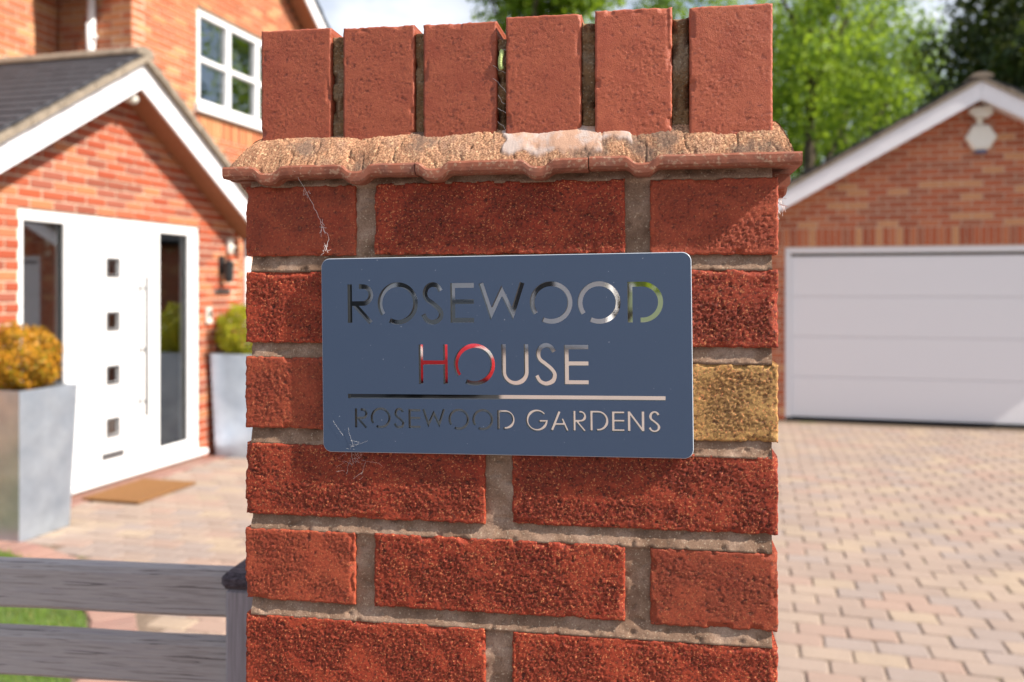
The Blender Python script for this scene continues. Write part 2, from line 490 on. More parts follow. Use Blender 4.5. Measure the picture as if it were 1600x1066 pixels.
PAV = [srgb(153, 135, 123), srgb(157, 139, 125), srgb(149, 131, 120), srgb(153, 130, 118), srgb(146, 132, 125), srgb(160, 142, 124), srgb(151, 134, 123)]
PINK = [srgb(150, 114, 104), srgb(142, 105, 95), srgb(156, 122, 110), srgb(147, 110, 101)]
def pavm(name, island, cols):
    m = Mat(name, rough=0.9, spec=0.2)
    c = m.ramp(m.rand(island), [(i / len(cols), cols[i]) for i in range(len(cols))], 'CONSTANT')
    geo = m.n('NewGeometry').outputs['Position']
    c = m.mix(m.ramp(m.noise(2.2, 4, vec=geo), [(0.4, 0.0), (0.7, 0.5)]), c, srgb(132, 118, 110))
    c = m.mix(m.ramp(m.noise(90, 3, vec=geo), [(0.5, 0.0), (0.7, 0.35)]), c, srgb(120, 100, 88))
    m.col(c); m.bump(m.noise(220, 3, vec=geo), 0.4, 0.002)
    return m.m
M['paver'] = pavm('paving_block', False, PAV); M['paver_s'] = pavm('paving_block_field', True, PAV)
M['edging'] = pavm('pink_edging_block', False, PINK); M['edging_s'] = pavm('pink_edging_field', True, PINK)
m = Mat('joint_sand', rough=0.97, spec=0.1)
c = m.ramp(m.noise(30, 3), [(0.35, srgb(106, 92, 81)), (0.65, srgb(128, 112, 98))])
c = m.mix(m.ramp(m.noise(2.5, 5, 0.7), [(0.60, 0.0), (0.68, 0.8)]), c, srgb(104, 116, 52))
m.col(c); M['sand'] = m.m

# ------------------------------------------------------------------ ground and setting
def sheet(name, pts, z, mt, kind='structure', parent=None):
    me = mesh_from(name, [(x, y, z) for x, y in pts], [tuple(range(len(pts)))])
    if me.polygons[0].normal.z < 0: me.flip_normals()
    me.materials.append(mt)
    o = link(name, me, parent)
    if kind: o['kind'] = kind
    return o

sheet('ground', [(-600, -600), (600, -600), (600, 600), (-600, 600)], -0.06, M['ground'])
sheet('road', [(-80, -8.0), (80, -8.0), (80, -1.6), (-80, -1.6)], -0.052, M['asphalt'])
mb = MB(); mb.box(-80, 80, -1.6, -1.48, -0.2, 0.0, 0.01)
tag(mb.build('kerb', M['house_mortar']), kind='structure')
sheet('pavement', [(-80, -1.48), (80, -1.48), (80, 0.62), (-80, 0.62)], -0.012, M['paver_s'])
sheet('forecourt', [(-3.6, -40), (14, -40), (14, -8.0), (-0.95, -8.0)], -0.05, M['paver_s'])
sheet('side_road', [(-30, -40), (-3.61, -40), (-0.96, -8.0), (-30, -8.0)], -0.052, M['tar'])

lawn_edge = [(-4.62, 4.46), (-4.28, 4.37), (-3.9, 4.22), (-3.5, 3.95), (-3.1, 3.62), (-2.82, 3.3), (-2.62, 2.95), (-2.52, 2.5), (-2.48, 2.0), (-2.46, 1.4), (-2.45, 0.95)]
lawn_poly = [(-9, 0.95), (-9, 4.5)] + lawn_edge
lawn = sheet('lawn', lawn_poly, 0.012, M['lawn'])

def inside(p, poly):
    x, y = p; c = False
    for i in range(len(poly)):
        x1, y1 = poly[i]; x2, y2 = poly[i - 1]
        if (y1 > y) != (y2 > y) and x < (x2 - x1) * (y - y1) / (y2 - y1) + x1: c = not c
    return c

# grass blades on the lawn
gv, gf = [], []
g = random.Random(3)
for _ in range(26000):
    x, y = g.uniform(-5.2, -2.44), g.uniform(1.4, 4.5)
    if not inside((x, y), lawn_poly): continue
    h = g.uniform(0.02, 0.05); a = g.uniform(0, PI * 2); w = 0.003
    lx, ly = g.gauss(0, 0.012), g.gauss(0, 0.012)
    n = len(gv)
    gv += [(x - w * math.cos(a), y - w * math.sin(a), 0.01), (x + w * math.cos(a), y + w * math.sin(a), 0.01), (x + lx, y + ly, 0.01 + h)]
    gf.append((n, n + 1, n + 2))
me = mesh_from('grass', gv, gf); me.materials.append(M['grass'])
tag(link('grass', me), label='short green lawn grass behind the slatted fence', kind='stuff', cat='grass')

# driveway: sand bed, single paving blocks, pink edging
drive = sheet('driveway', [(-5.0, 0.62), (7, 0.62), (7, 11.5), (-5.0, 11.5)], -0.008, M['sand'])
def paver_mesh(L, W, T, seed, cham=0.006):
    q = random.Random(seed)
    cr = 0.012
    pts = []
    for (sx, sy) in ((-1, -1), (1, -1), (1, 1), (-1, 1)):
        cx, cy = sx * L / 2, sy * W / 2
        a = (cx - sx * cr, cy); b = (cx, cy - sy * cr)
        pr = [a, b] if sx * sy < 0 else [b, a]
        pts += [(p[0] + q.uniform(-.002, .002), p[1] + q.uniform(-.002, .002)) for p in pr]
    pts.sort(key=lambda p: math.atan2(p[1] / W, p[0] / L))
    n = len(pts)
    sc = lambda p, k: (p[0] * (1 - 2 * k / L), p[1] * (1 - 2 * k / W))
    vs = [(*p, -T) for p in pts] + [(*p, -cham * 0.8) for p in pts] + [(*sc(p, cham), q.uniform(-.0008, .0008)) for p in pts]
    fs = [(i, (i + 1) % n, n + (i + 1) % n, n + i) for i in range(n)] + [(n + i, n + (i + 1) % n, 2 * n + (i + 1) % n, 2 * n + i) for i in range(n)] + [tuple(range(2 * n, 3 * n))]
    return vs, fs
PL, PW = 0.222, 0.142
pav_var = [paver_mesh(PL - 0.007, PW - 0.006, 0.05, i) for i in range(8)]
pav_me = []
for i, (vs, fs) in enumerate(pav_var):
    me = mesh_from('paving_block', vs, fs); me.materials.append(M['paver']); pav_me.append(me)
edge_var = [paver_mesh(0.20, 0.13, 0.05, 40 + i) for i in range(4)]
edge_me = []
for vs, fs in edge_var:
    me = mesh_from('edging_block', vs, fs); me.materials.append(M['edging']); edge_me.append(me)

def off_curve(poly, d):
    out = []
    for i in range(len(poly)):
        a = Vector(poly[max(i - 1, 0)]); b = Vector(poly[min(i + 1, len(poly) - 1)])
        t = (b - a).normalized(); nrm = Vector((-t.y, t.x))
        out.append((poly[i][0] + nrm.x * d, poly[i][1] + nrm.y * d))
    return out
edge_out = off_curve(lawn_edge, 0.23)
edge_zone = lawn_edge + edge_out[::-1]
PIL_O = Vector((-0.4286, 0.6948, 0)); PIL_A = R(5.4)
cand = []
row = 0
y = 0.72
while y < 11.2:
    x = -4.78 + (PL / 2 if row % 2 else 0) + rng.uniform(-.008, .008)
    while x < 6.6:
        p = (x, y)
        blocked = inside(p, lawn_poly) or inside(p, edge_zone) or min((x - ex) ** 2 + (y - ey) ** 2 for ex, ey in edge_out) < 0.004
        loc = Matrix.Rotation(-PIL_A, 2) @ Vector((x - PIL_O.x, y - PIL_O.y))
        if -0.1 < loc.x < 0.56 and -0.1 < loc.y < 0.56: blocked = True
        if y > 11.0 and x > -0.4: blocked = True
        if not blocked: cand.append((x, y))
        x += PL
    y += PW; row += 1
def shows(p, L, H, extra=0):
    v = view_pos(p)
    if v is None or not (-10 < v[0] < 1610 and -10 < v[1] < 1080): return 0
    if 395 < v[0] < 1208: return 0
    return L * H / v[2] ** 2
def pav_score(c):
    v = view_pos((c[0], c[1], 0))
    if v is None or v[1] > 1085 or not (-20 < v[0] < 1620): return 0
    if 400 < v[0] < 1205: return 0
    return 1 / v[2] ** 3
cand.sort(key=pav_score, reverse=True)
PAV_N = 262
big = MB()
for i, (x, y) in enumerate(cand):
    tilt = rng.uniform(-.004, .004); rz = rng.uniform(-.03, .03); z = rng.uniform(-.003, .002)
    k = rng.randrange(8)
    if i < PAV_N:
        o = link('paving_block', pav_me[k], drive)
        o.location = (x, y, z); o.rotation_euler = (tilt, -tilt, rz + (PI if rng.random() < .5 else 0))
    else:
        vs, fs = pav_var[k]
        c_, s_ = math.cos(rz), math.sin(rz)
        big.add([(x + a * c_ - b * s_, y + a * s_ + b * c_, z + q + tilt * b) for a, b, q in vs], fs)
me = mesh_from('paving_block_field', big.v, big.f); me.materials.append(M['paver_s'])
tag(link('paving_block_field', me, drive), kind='stuff')
# pink edging row along the lawn, and a strip against the porch
def walk(poly, step):
    out = []; acc = 0
    for i in range(len(poly) - 1):
        a, b = Vector(poly[i]), Vector(poly[i + 1]); L = (b - a).length
        t = acc
        while t < L:
            p = a + (b - a) * (t / L); out.append((p.x, p.y, math.atan2(b.y - a.y, b.x - a.x))); t += step
        acc = t - L
    return out
for (x, y, a) in walk(off_curve(lawn_edge, 0.115), 0.139):
    o = link('edging_block', edge_me[rng.randrange(4)], drive)
    o.location = (x, y, 0.004); o.rotation_euler = (0, 0, a + PI / 2)
yy = 4.4
while yy < 8.0:
    o = link('edging_block', edge_me[rng.randrange(4)], drive)
    o.location = (-4.905, yy, 0.004); o.rotation_euler = (0, 0, 0)
    yy += 0.139

# ------------------------------------------------------------------ brick walls
class Bricks:
    """collects the bricks of one building; the ones that show largest become parts, the rest one stuff part"""
    def __init__(s): s.items = []
    def wall(s, O, U, N, rows, spans, mat, parent, L=0.213, H=0.063, J=0.012, z0=0.0, z1=3.0, backing='wall', depth=0.22, skip=None, recess=0.007):
        """O origin on the face line (x,y); U unit along; N outward normal; spans(z) -> [(u0,u1)]"""
        pitch = H + J
        k = 0; z = z0
        boxes = []
        while z < z1:
            sp = spans(z + pitch / 2)
            for (a, b) in sp:
                boxes.append((a, b, z, min(z + pitch, z1)))
                st = a - (0.1125 if k % 2 else 0) - ((a - 0) % (L + J))
                u = -20 * (L + J) - (0.1125 if k % 2 else 0)
                u += math.floor((a - u) / (L + J)) * (L + J)
                while u < b:
                    u0, u1 = max(u, a), min(u + L, b)
                    if u1 - u0 > 0.03 and not (skip and skip((u0 + u1) / 2, z + J / 2 + H / 2)):
                        s.items.append((O, U, N, u0, u1, z + J / 2, z + J / 2 + H, mat, parent))
                    u += L + J
            z += pitch; k += 1
        # joint mortar behind the bricks: one solid per run of rows with the same span
        mb = MB()
        run = []
        for a, b, c, d in sorted(boxes, key=lambda q: (round(q[0], 4), round(q[1], 4), q[2])):
            if run and abs(run[-1][0] - a) < 1e-4 and abs(run[-1][1] - b) < 1e-4 and abs(run[-1][3] - c) < 1e-4:
                run[-1][3] = d
            else: run.append([a, b, c, d])
        for a, b, c, d in run:
            P = lambda u, w, zz: (O[0] + U[0] * u + N[0] * w, O[1] + U[1] * u + N[1] * w, zz)
            vs = [P(a, -recess, c), P(b, -recess, c), P(b, -depth, c), P(a, -depth, c), P(a, -recess, d), P(b, -recess, d), P(b, -depth, d), P(a, -depth, d)]
            mb.add(vs, [(0, 3, 2, 1), (4, 5, 6, 7), (0, 1, 5, 4), (1, 2, 6, 5), (2, 3, 7, 6), (3, 0, 4, 7)])
        o = mb.build(backing, M['house_mortar'], parent)
        return o
    def soldier(s, O, U, N, a, b, z0, z1, mat, parent):
        u = a
        while u < b - 0.03:
            s.items.append((O, U, N, u, min(u + 0.065, b), z0, z1, mat, parent)); u += 0.075
    def flush(s, holder, limit, stuffmat, thick=0.1):
        def score(it):
            O, U, N, u0, u1, z0, z1, mt, pa = it
            u = (u0 + u1) / 2
            p = (O[0] + U[0] * u, O[1] + U[1] * u, (z0 + z1) / 2)
            v = view_pos(p)
            if v is None or not (-5 < v[0] < 1605 and -5 < v[1] < 1070) or 390 < v[0] < 1215: return 0
            tc = Vector((p[0], p[1], p[2] - 1.6)).normalized()
            return (u1 - u0) * (z1 - z0) / v[2] ** 2 * abs(tc.dot(Vector((N[0], N[1], 0))))
        s.items.sort(key=score, reverse=True)
        cache = {}; big = {}
        for i, (O, U, N, u0, u1, z0, z1, mt, pa) in enumerate(s.items):
            jit = rng.uniform(-.0015, .0015)
            if i < limit:
                key = (round(u1 - u0, 3), round(z1 - z0, 3), mt)
                if key not in cache:
                    mb = MB(); mb.box(-(u1 - u0) / 2, (u1 - u0) / 2, -0.002, thick, -(z1 - z0) / 2, (z1 - z0) / 2, 0.004)
                    me = mesh_from('brick', mb.v, mb.f)
                    bm = bmesh.new(); bm.from_mesh(me); bmesh.ops.recalc_face_normals(bm, faces=bm.faces); bm.to_mesh(me); bm.free()
                    me.materials.append(M[mt + '_b']); cache[key] = me
                o = link('brick', cache[key], pa)
                u = (u0 + u1) / 2
                o.location = (O[0] + U[0] * u + N[0] * jit, O[1] + U[1] * u + N[1] * jit, (z0 + z1) / 2)
                o.rotation_euler = (0, 0, math.atan2(N[1], N[0]) + PI / 2)
            else:
                mb = big.setdefault(mt, MB())
                P = lambda u, w, zz: (O[0] + U[0] * u + N[0] * w, O[1] + U[1] * u + N[1] * w, zz)
                w0, w1 = 0.002 + jit, -0.05
                e = .003
                vs = [P(u0, w0 - e, z0), P(u1, w0 - e, z0), P(u1, w0 - e, z1), P(u0, w0 - e, z1), P(u0 + e, w0, z0 + e), P(u1 - e, w0, z0 + e), P(u1 - e, w0, z1 - e), P(u0 + e, w0, z1 - e),
                      P(u0, w1, z0), P(u1, w1, z0), P(u1, w1, z1), P(u0, w1, z1)]
                mb.add(vs, [(4, 5, 6, 7), (0, 1, 5, 4), (1, 2, 6, 5), (2, 3, 7, 6), (3, 0, 4, 7), (8, 9, 1, 0), (9, 10, 2, 1), (10, 11, 3, 2), (11, 8, 0, 3)])
        # one stuff part with a material slot per brick colour range
        V, F, MI, mats = [], [], [], []
        for mi, (mt, mb) in enumerate(big.items()):
            n = len(V); V += mb.v; F += [tuple(i + n for i in f) for f in mb.f]; MI += [mi] * len(mb.f); mats.append(M[mt + '_s'])
        me = mesh_from('brick_courses', V, F)
        for q in mats: me.materials.append(q)
        me.polygons.foreach_set('material_index', MI)
        bm = bmesh.new(); bm.from_mesh(me); bmesh.ops.recalc_face_normals(bm, faces=bm.faces); bm.to_mesh(me); bm.free()
        tag(link('brick_courses', me, holder), kind='stuff')

class Tiles:
    def __init__(s): s.items = []
    def slope(s, A, along, down, length, slopelen, parent, w=0.165, gauge=0.14, mat='slate'):
        """A = ridge start, along = unit vector of the ridge, down = unit vector down the slope"""
        A, along, down = Vector(A), Vector(along), Vector(down)
        n = along.cross(down); n = n if n.z > 0 else -n
        r = 0; t = 0.02
        while t < slopelen - 0.02:
            u = -(w / 2 if r % 2 else 0)
            while u < length - 0.02:
                u0, u1 = max(u, 0), min(u + w - 0.004, length)
                if u1 - u0 > 0.03:
                    s.items.append((A + along * ((u0 + u1) / 2) + down * t, along, down, n, u1 - u0, gauge, parent))
                u += w
            t += gauge; r += 1
    def flush(s, holder, limit):
        def score(it):
            v = view_pos(it[0])
            if v is None or not (-10 < v[0] < 1610 and -10 < v[1] < 1080) or 400 < v[0] < 1200: return 0
            return 1 / v[2] ** 2 * (1 if it[3].dot(Vector((0, 0, 1.6)) - it[0]) > 0 else 0.01)
        s.items.sort(key=score, reverse=True)
        cache = {}; mb = MB()
        for i, (p, al, dn, n, w, g, pa) in enumerate(s.items):
            tilt = 0.075 + rng.uniform(-.008, .008)
            Mx = Matrix((al, dn, n)).transposed().to_4x4()
            Mx = Matrix.Translation(p + n * 0.03) @ Mx @ Matrix.Rotation(tilt, 4, 'X')
            L = g * 1.45
            if i < limit:
                key = round(w, 3)
                if key not in cache:
                    b = MB(); b.box(-w / 2, w / 2, 0, L, -0.018, 0.0, 0.003)
                    me = mesh_from('roof_tile', b.v, b.f)
                    bm = bmesh.new(); bm.from_mesh(me); bmesh.ops.recalc_face_normals(bm, faces=bm.faces); bm.to_mesh(me); bm.free()
                    me.materials.append(M['slate']); cache[key] = me
                o = link('roof_tile', cache[key], pa); o.matrix_world = Mx
            else:
                mb.box(-w / 2, w / 2, 0, L, -0.012, 0.0, 0, Mx)
        if mb.v:
            o = mb.build('roof_tiling', M['slate'], holder); o['kind'] = 'stuff'

def gable_board(name, axis, t0, t1, c, zt, half, slope, depth, mt, parent, side):
    """one sloping bargeboard; c/zt = apex position across and height of its top edge; side -1/+1"""
    pts = [(c, zt), (c + side * half, zt - slope * half), (c + side * half, zt - slope * half - depth), (c, zt - depth)]
    mb = MB(); mb.prism(pts, axis, t0, t1)
    return mb.build(name, mt, parent)

# ------------------------------------------------------------------ brick house with porch
house = empty('brick_house', (0, 0, 0), label='orange brick house on the left with white front door under a gabled porch', cat='house')
HB, HT = Bricks(), Tiles()
PX = -5.0
P0, P1, PC = 4.32, 7.98, 6.15
SL = 0.61
D0, D1 = 5.18, 7.31
def porch_span(z):
    top = 3.36
    h = (top - z) / SL
    a, b = max(P0, PC - h), min(P1, PC + h)
    if b - a < 0.05: return []
    if z < 2.17: return [(a, D0), (D1, b)]
    return [(a, b)]
HB.wall((PX, 0), (0, 1), (1, 0), 0, porch_span, 'porch', house, z0=0.0, z1=3.30, backing='porch_wall')
# porch side walls
HB.wall((PX, P1), (-1, 0), (0, 1), 0, lambda z: [(0.0, 0.6)], 'porch', house, z0=0, z1=2.2, backing='porch_side_wall', depth=0.2)
HB.wall((PX, P0), (-1, 0), (0, -1), 0, lambda z: [(0.0, 1.2)], 'porch', house, z0=0, z1=2.2, backing='porch_side_wall', depth=0.2)
# main walls
XC, XA, XB = -5.6, -6.2, -6.43
YC0, YC1, YA = 7.13, 10.62, 6.60
WY0, WY1, WZ0, WZ1 = 8.15, 9.95, 3.52, 4.54
GC = (YC0 + YC1) / 2
def gab_span(z):
    top = 6.02; h = (top - z) / 0.71
    a, b = max(YC0, GC - h), min(YC1, GC + h)
    if b - a < 0.05: return []
    if WZ0 - 0.05 < z < WZ1: return [(a, WY0), (WY1, b)]
    return [(a, b)]
HB.wall((XC, 0), (0, 1), (1, 0), 0, gab_span, 'main', house, z0=0.0, z1=6.0, backing='gable_wall', skip=lambda u, z: 3.20 < z < 3.47 and WY0 - .1 < u < WY1 + .1)
HB.soldier((XC, 0), (0, 1), (1, 0), WY0 - 0.07, WY1 + 0.07, 3.23, 3.44, 'main', house)
HB.wall((XC, YC0), (-1, 0), (0, -1), 0, lambda z: [(0.0, XC - XB)], 'main', house, z0=2.4, z1=4.75, backing='return_wall', depth=0.18)
HB.wall((XB, 0), (0, 1), (1, 0), 0, lambda z: [(YA - 0.2, YC0 - 0.008)], 'main', house, z0=2.4, z1=4.45, backing='recess_wall', depth=0.18)
HB.wall((XA, 0), (0, 1), (1, 0), 0, lambda z: [(2.0, YA)], 'main', house, z0=0.0, z1=5.0, backing='front_wall', depth=0.22)
HB.wall((XC, YC1), (-1, 0), (0, 1), 0, lambda z: [(0.0, 5.0)], 'main', house, z0=0.0, z1=4.75, backing='side_wall', depth=0.18)
HB.flush(house, 300, None)

# porch roof
RZ = 3.47
nd = Vector((0, -1, -SL)).normalized(); nu = Vector((0, 1, -SL)).normalized()
half = 2.06
sl_len = half * math.sqrt(1 + SL * SL)
mb = MB()
mb.prism([(PC, RZ - 0.02), (PC + half, RZ - 0.02 - SL * half), (PC + half, RZ - 0.07 - SL * half), (PC, RZ - 0.07), (PC - half, RZ - 0.07 - SL * half), (PC - half, RZ - 0.02 - SL * half)], 'x', -6.42, -4.76)
porch_roof = mb.build('porch_roof', M['slate'], house)
HT.slope((-4.70, PC, RZ), (-1, 0, 0), nd, 1.70, sl_len, porch_roof)
HT.slope((-4.70, PC, RZ), (-1, 0, 0), nu, 1.70, sl_len, porch_roof)
# main gable roof
G_A = (XC + 0.26, GC, 6.25)
ngd = Vector((0, 1, -0.71)).normalized(); ngl = Vector((0, -1, -0.71)).normalized()
mb = MB(); gh = (YC1 - YC0) / 2 + 0.32
mb.prism([(GC, 6.22), (GC + gh, 6.22 - .71 * gh), (GC + gh, 6.15 - .71 * gh), (GC, 6.15), (GC - gh, 6.15 - .71 * gh), (GC - gh, 6.22 - .71 * gh)], 'x', -11, XC + 0.22)
main_roof = mb.build('gable_roof', M['slate'], house)
HT.slope(G_A, (-1, 0, 0), ngd, 3.0, gh * 1.226, main_roof, w=0.3, gauge=0.3)
HT.slope(G_A, (-1, 0, 0), ngl, 3.0, gh * 1.226, main_roof, w=0.3, gauge=0.3)
HT.flush(house, 290)
for k in range(6):
    mb = MB()
    x0 = -4.69 - k * 0.30
    pr = [(PC + 0.11 * math.cos(t), RZ + 0.0 + 0.075 * math.sin(t)) for t in [PI * i / 8 for i in range(9)]]
    mb.prism(pr, 'x', x0 - 0.296, x0 + (0.006 if k % 2 else 0))
    mb.build('ridge_tile', M['ridge'], porch_roof)
# verge strips (mortar and tile ends above the bargeboards)
for sd_ in (-1, 1):
    for k in range(14):
        a = k * 0.15; b = a + 0.147
        mb = MB(); th = 0.055 + 0.006 * (k % 2)
        pts = [(PC + sd_ * a, 3.425 - SL * a + th), (PC + sd_ * b, 3.425 - SL * b + th - .008), (PC + sd_ * b, 3.427 - SL * b), (PC + sd_ * a, 3.427 - SL * a)]
        mb.prism(pts, 'x', -4.86, -4.675 + 0.004 * (k % 2))
        mb.build('verge_tile', M['ridge'], porch_roof)
    gable_board('bargeboard', 'x', -4.755, -4.73, PC + 0.0015 * sd_, 3.425, 2.08, SL, 0.215, M['fascia'], house, sd_)
    pts = [(PC + sd_ * .002, 3.25), (PC + sd_ * 2.06, 3.25 - SL * 2.06), (PC + sd_ * 2.06, 3.235 - SL * 2.06), (PC + sd_ * .002, 3.235)]
    mb = MB(); mb.prism(pts, 'x', -4.995, -4.757); mb.build('soffit', M['soffit'], house)
    gable_board('bargeboard', 'x', XC + 0.235, XC + 0.26, GC + 0.002 * sd_, 6.20, gh, 0.71, 0.19, M['fascia'], house, sd_)
    pts = [(GC + sd_ * .002, 6.06), (GC + sd_ * gh, 6.06 - .71 * gh), (GC + sd_ * gh, 6.045 - .71 * gh), (GC + sd_ * .002, 6.045)]
    mb = MB(); mb.prism(pts, 'x', XC + .004, XC + 0.233); mb.build('soffit', M['soffit'], house)
# unseen slab added above the recess to shade its wall, eaves of the left block, body behind
mb = MB(); mb.box(XB + .01, XC - 0.01, YA - 0.03, YC0 - 0.03, 4.45, 4.62); mb.build('shade_slab', M['soffit'], house)
mb = MB(); mb.box(-12, XA - 0.24, 2.0, YA + 0.1, 0, 5.0); mb.box(-12, XB - 0.2, YA + 0.11, YC1 - 0.2, 0, 4.7); mb.build('rear_block', M['interior'], house)
mb = MB(); mb.prism([(XA + 0.35, 5.0), (XA + 0.35, 5.12), (-9.2, 7.0), (-12.3, 5.1), (-12.3, 5.0)], 'y', 1.8, YA + 0.1)
mb.build('front_roof', M['slate'], house)
# downpipes
mb = MB(); mb.tube([(-6.0, YC0 - 0.06, 4.6), (-6.0, YC0 - 0.06, 3.3)], 0.038, 12)
mb.tube([(-5.93, YC0 - 0.16, 4.06), (-5.93, YC0 - 0.16, 3.6)], 0.034, 12); mb.tube([(-5.93, YC0 - 0.16, 3.92), (-5.86, YC0 - 0.16, 3.94)], 0.022, 8)
mb.build('downpipe', M['upvc'], house, True)
mb = MB(); mb.tube([(PX + 0.06, P1 + 0.06, 0.0), (PX + 0.06, P1 + 0.06, 2.25)], 0.036, 12); mb.box(PX, PX + 0.1, P1 + .02, P1 + .1, 1.2, 1.23)
mb.build('downpipe', M['upvc'], house, True)
mb = MB(); mb.prism([(PC + 2.08, 2.23), (PC + 2.18, 2.23), (PC + 2.18, 2.15), (PC + 2.08, 2.15)], 'x', -5.6, -4.74); mb.build('gutter', M['upvc'], house)

# upstairs window
win = MB()
x0, x1 = XC - 0.09, XC - 0.01
FR = 0.06
win.box(x0, x1, WY0, WY1, WZ0 + .02, WZ0 + .02 + FR, .006); win.box(x0, x1, WY0, WY1, WZ1 - FR, WZ1, .006)
for yy in (WY0, WY0 + .57, WY0 + 1.17, WY1 - FR):
    win.box(x0 + .002, x1 + .004, yy, yy + (FR if yy in (WY0, WY1 - FR) else .07), WZ0 + .08, WZ1 - FR, .006)
for a, b in ((WY0 + FR, WY0 + .57), (WY0 + .64, WY0 + 1.17), (WY0 + 1.24, WY1 - FR)):
    win.box(x0 + .004, x1 + .002, a, b, 4.0, 4.05, .006)
winframe = win.build('window', M['upvc'], house)
mb = MB(); mb.box(XC - 0.09, XC + 0.06, WY0 - 0.05, WY1 + 0.05, WZ0 - 0.07, WZ0 + .018, .008); mb.build('sill', M['upvc'], winframe)
for a, b in ((WY0 + FR, WY0 + .57), (WY0 + .64, WY0 + 1.17), (WY0 + 1.24, WY1 - FR)):
    for c_, d_ in ((WZ0 + .08, 4.0), (4.05, WZ1 - FR)):
        mb = MB(); mb.box(x0 + .03, x0 + .04, a, b, c_, d_); mb.build('pane', M['glass'], winframe)
mb = MB(); mb.box(XC - 0.6, XC - 0.58, WY0 - .2, WY1 + .2, WZ0 - .3, WZ1 + .3); mb.build('window_blind', M['interior'], winframe)
mb = MB(); mb.lathe([(0.02, 3.56), (0.05, 3.6), (0.03, 3.72), (0.09, 3.78), (0.12, 3.86), (0.06, 3.94), (0.01, 3.96)], XC - 0.18, 8.98, 12)
tag(mb.build('flower_vase', M['white_plastic'], None, True), label='white flower vase behind the upstairs window glass', cat='vase')

# front door set
dr = MB()
X0, X1 = PX - 0.10, PX - 0.015
dr.box(X0, X1, D0, D1, 2.09, 2.17, .006)
dr.box(X0 + .002, X1 + .003, D0, D0 + .05, .10, 2.09, .006); dr.box(X0 + .002, X1 + .003, D1 - .15, D1, .10, 2.09, .006)
dr.box(X0 + .002, X1 + .003, 5.63, 5.765, .10, 2.09, .006); dr.box(X0 + .002, X1 + .003, 6.592, 6.75, .10, 2.09, .006)
dr.box(X0 + .004, X1, D0 + .05, 5.63, .10, .20, .006); dr.box(X0 + .004, X1, 6.75, D1 - .15, .10, .20, .006)
doorframe = dr.build('door_frame', M['upvc'], house)
mb = MB(); mb.box(PX - 0.1, PX + 0.07, D0 - .03, D1 + .05, 0.045, 0.098, .01); mb.build('sill', M['upvc'], doorframe)
mb = MB(); mb.box(PX - 0.1, PX + 0.03, D0 - .02, D1 + .03, -0.01, 0.043, .004); mb.build('brick_step', M['edging_s'], doorframe)
for a, b in ((D0 + .05, 5.63), (6.75, D1 - .15)):
    mb = MB(); mb.box(X0 + .035, X0 + .047, a, b, .20, 2.09); mb.build('pane', M['glass'], doorframe)
    mb = MB()
    for (p, q, r_, s_) in ((a, a + .012, .20, 2.09), (b - .012, b, .20, 2.09), (a + .012, b - .012, .20, .212), (a + .012, b - .012, 2.078, 2.09)):
        mb.box(X0 + .05, X0 + .062, p, q, r_, s_)
    mb.build('gasket', M['rubber'], doorframe)
# door leaf with four square lights
leaf = MB()
zs = [(0.467, .06), (0.895, .06), (1.334, .06), (1.772, .06)]
ya, yb, yl, yr = 5.769, 6.588, 6.12, 6.24
lx0, lx1 = PX - .085, PX - .035
leaf.box(lx0, lx1, ya, yl, .104, 2.086); leaf.box(lx0, lx1, yr, yb, .104, 2.086)
zz = .104
for zc, hh in zs:
    leaf.box(lx0, lx1, yl, yr, zz, zc - hh); zz = zc + hh
leaf.box(lx0, lx1, yl, yr, zz, 2.086)
leafo = leaf.build('front_door', M['upvc'], house)
for zc, hh in zs:
    mb = MB()
    for (p, q, r_, s_) in ((yl - .02, yr + .02, zc + hh + .001, zc + hh + .02), (yl - .02, yr + .02, zc - hh - .02, zc - hh - .001), (yl - .02, yl - .001, zc - hh - .001, zc + hh + .001), (yr + .001, yr + .02, zc - hh - .001, zc + hh + .001)):
        mb.box(lx1 + .0015, lx1 + .010, p, q, r_, s_, .002)
    mb.build('light_surround', M['steel_dark'], leafo)
    mb = MB(); mb.box(lx0 + .035, lx0 + .042, yl, yr, zc - hh, zc + hh); mb.box(lx0 + .0425, lx0 + .045, (yl + yr) / 2 - .004, (yl + yr) / 2 + .004, zc - hh, zc + hh); mb.build('door_light', M['glass'], leafo)
mb = MB(); mb.box(lx1 + .001, lx1 + .012, 6.05, 6.31, .215, .27, .003); mb.build('letterbox', M['steel_dark'], leafo)
mb = MB(); hx = PX + .045
mb.tube([(hx, 6.50, .52), (hx, 6.50, 1.70)], .015, 12); mb.tube([(lx1, 6.50, .64), (hx, 6.50, .64)], .010, 8); mb.tube([(lx1, 6.50, 1.60), (hx, 6.50, 1.60)], .010, 8)
mb.build('handle', M['handle_grey'], leafo, True)
mb = MB(); mb.box(lx1 + .001, lx1 + .01, 6.535, 6.565, 1.06, 1.09, .002); mb.build('lock', M['black'], leafo)
# hall seen through the side lights
mb = MB(); mb.box(-6.1, -6.05, 5.0, 7.6, 0, 2.3); mb.box(-6.05, -5.11, 4.9, 4.95, 0, 2.3); mb.box(-6.05, -5.23, 5.0, 7.6, 2.26, 2.3); mb.box(-6.05, -5.23, 5.0, 7.6, 0, 0.05)
mb.box(-6.045, -5.11, 7.40, 7.45, 0.06, 2.25)
mb.build('hall_interior', M['interior'], house)
mb = MB(); mb.box(-5.60, -5.56, 5.48, 5.55, .05, 2.2); mb.box(-5.60, -5.56, 5.551, 6.3, 1.30, 1.38); mb.box(-5.60, -5.56, 5.551, 6.3, 1.95, 2.0)
mb.build('hall_shelf_frame', M['cream'], house)

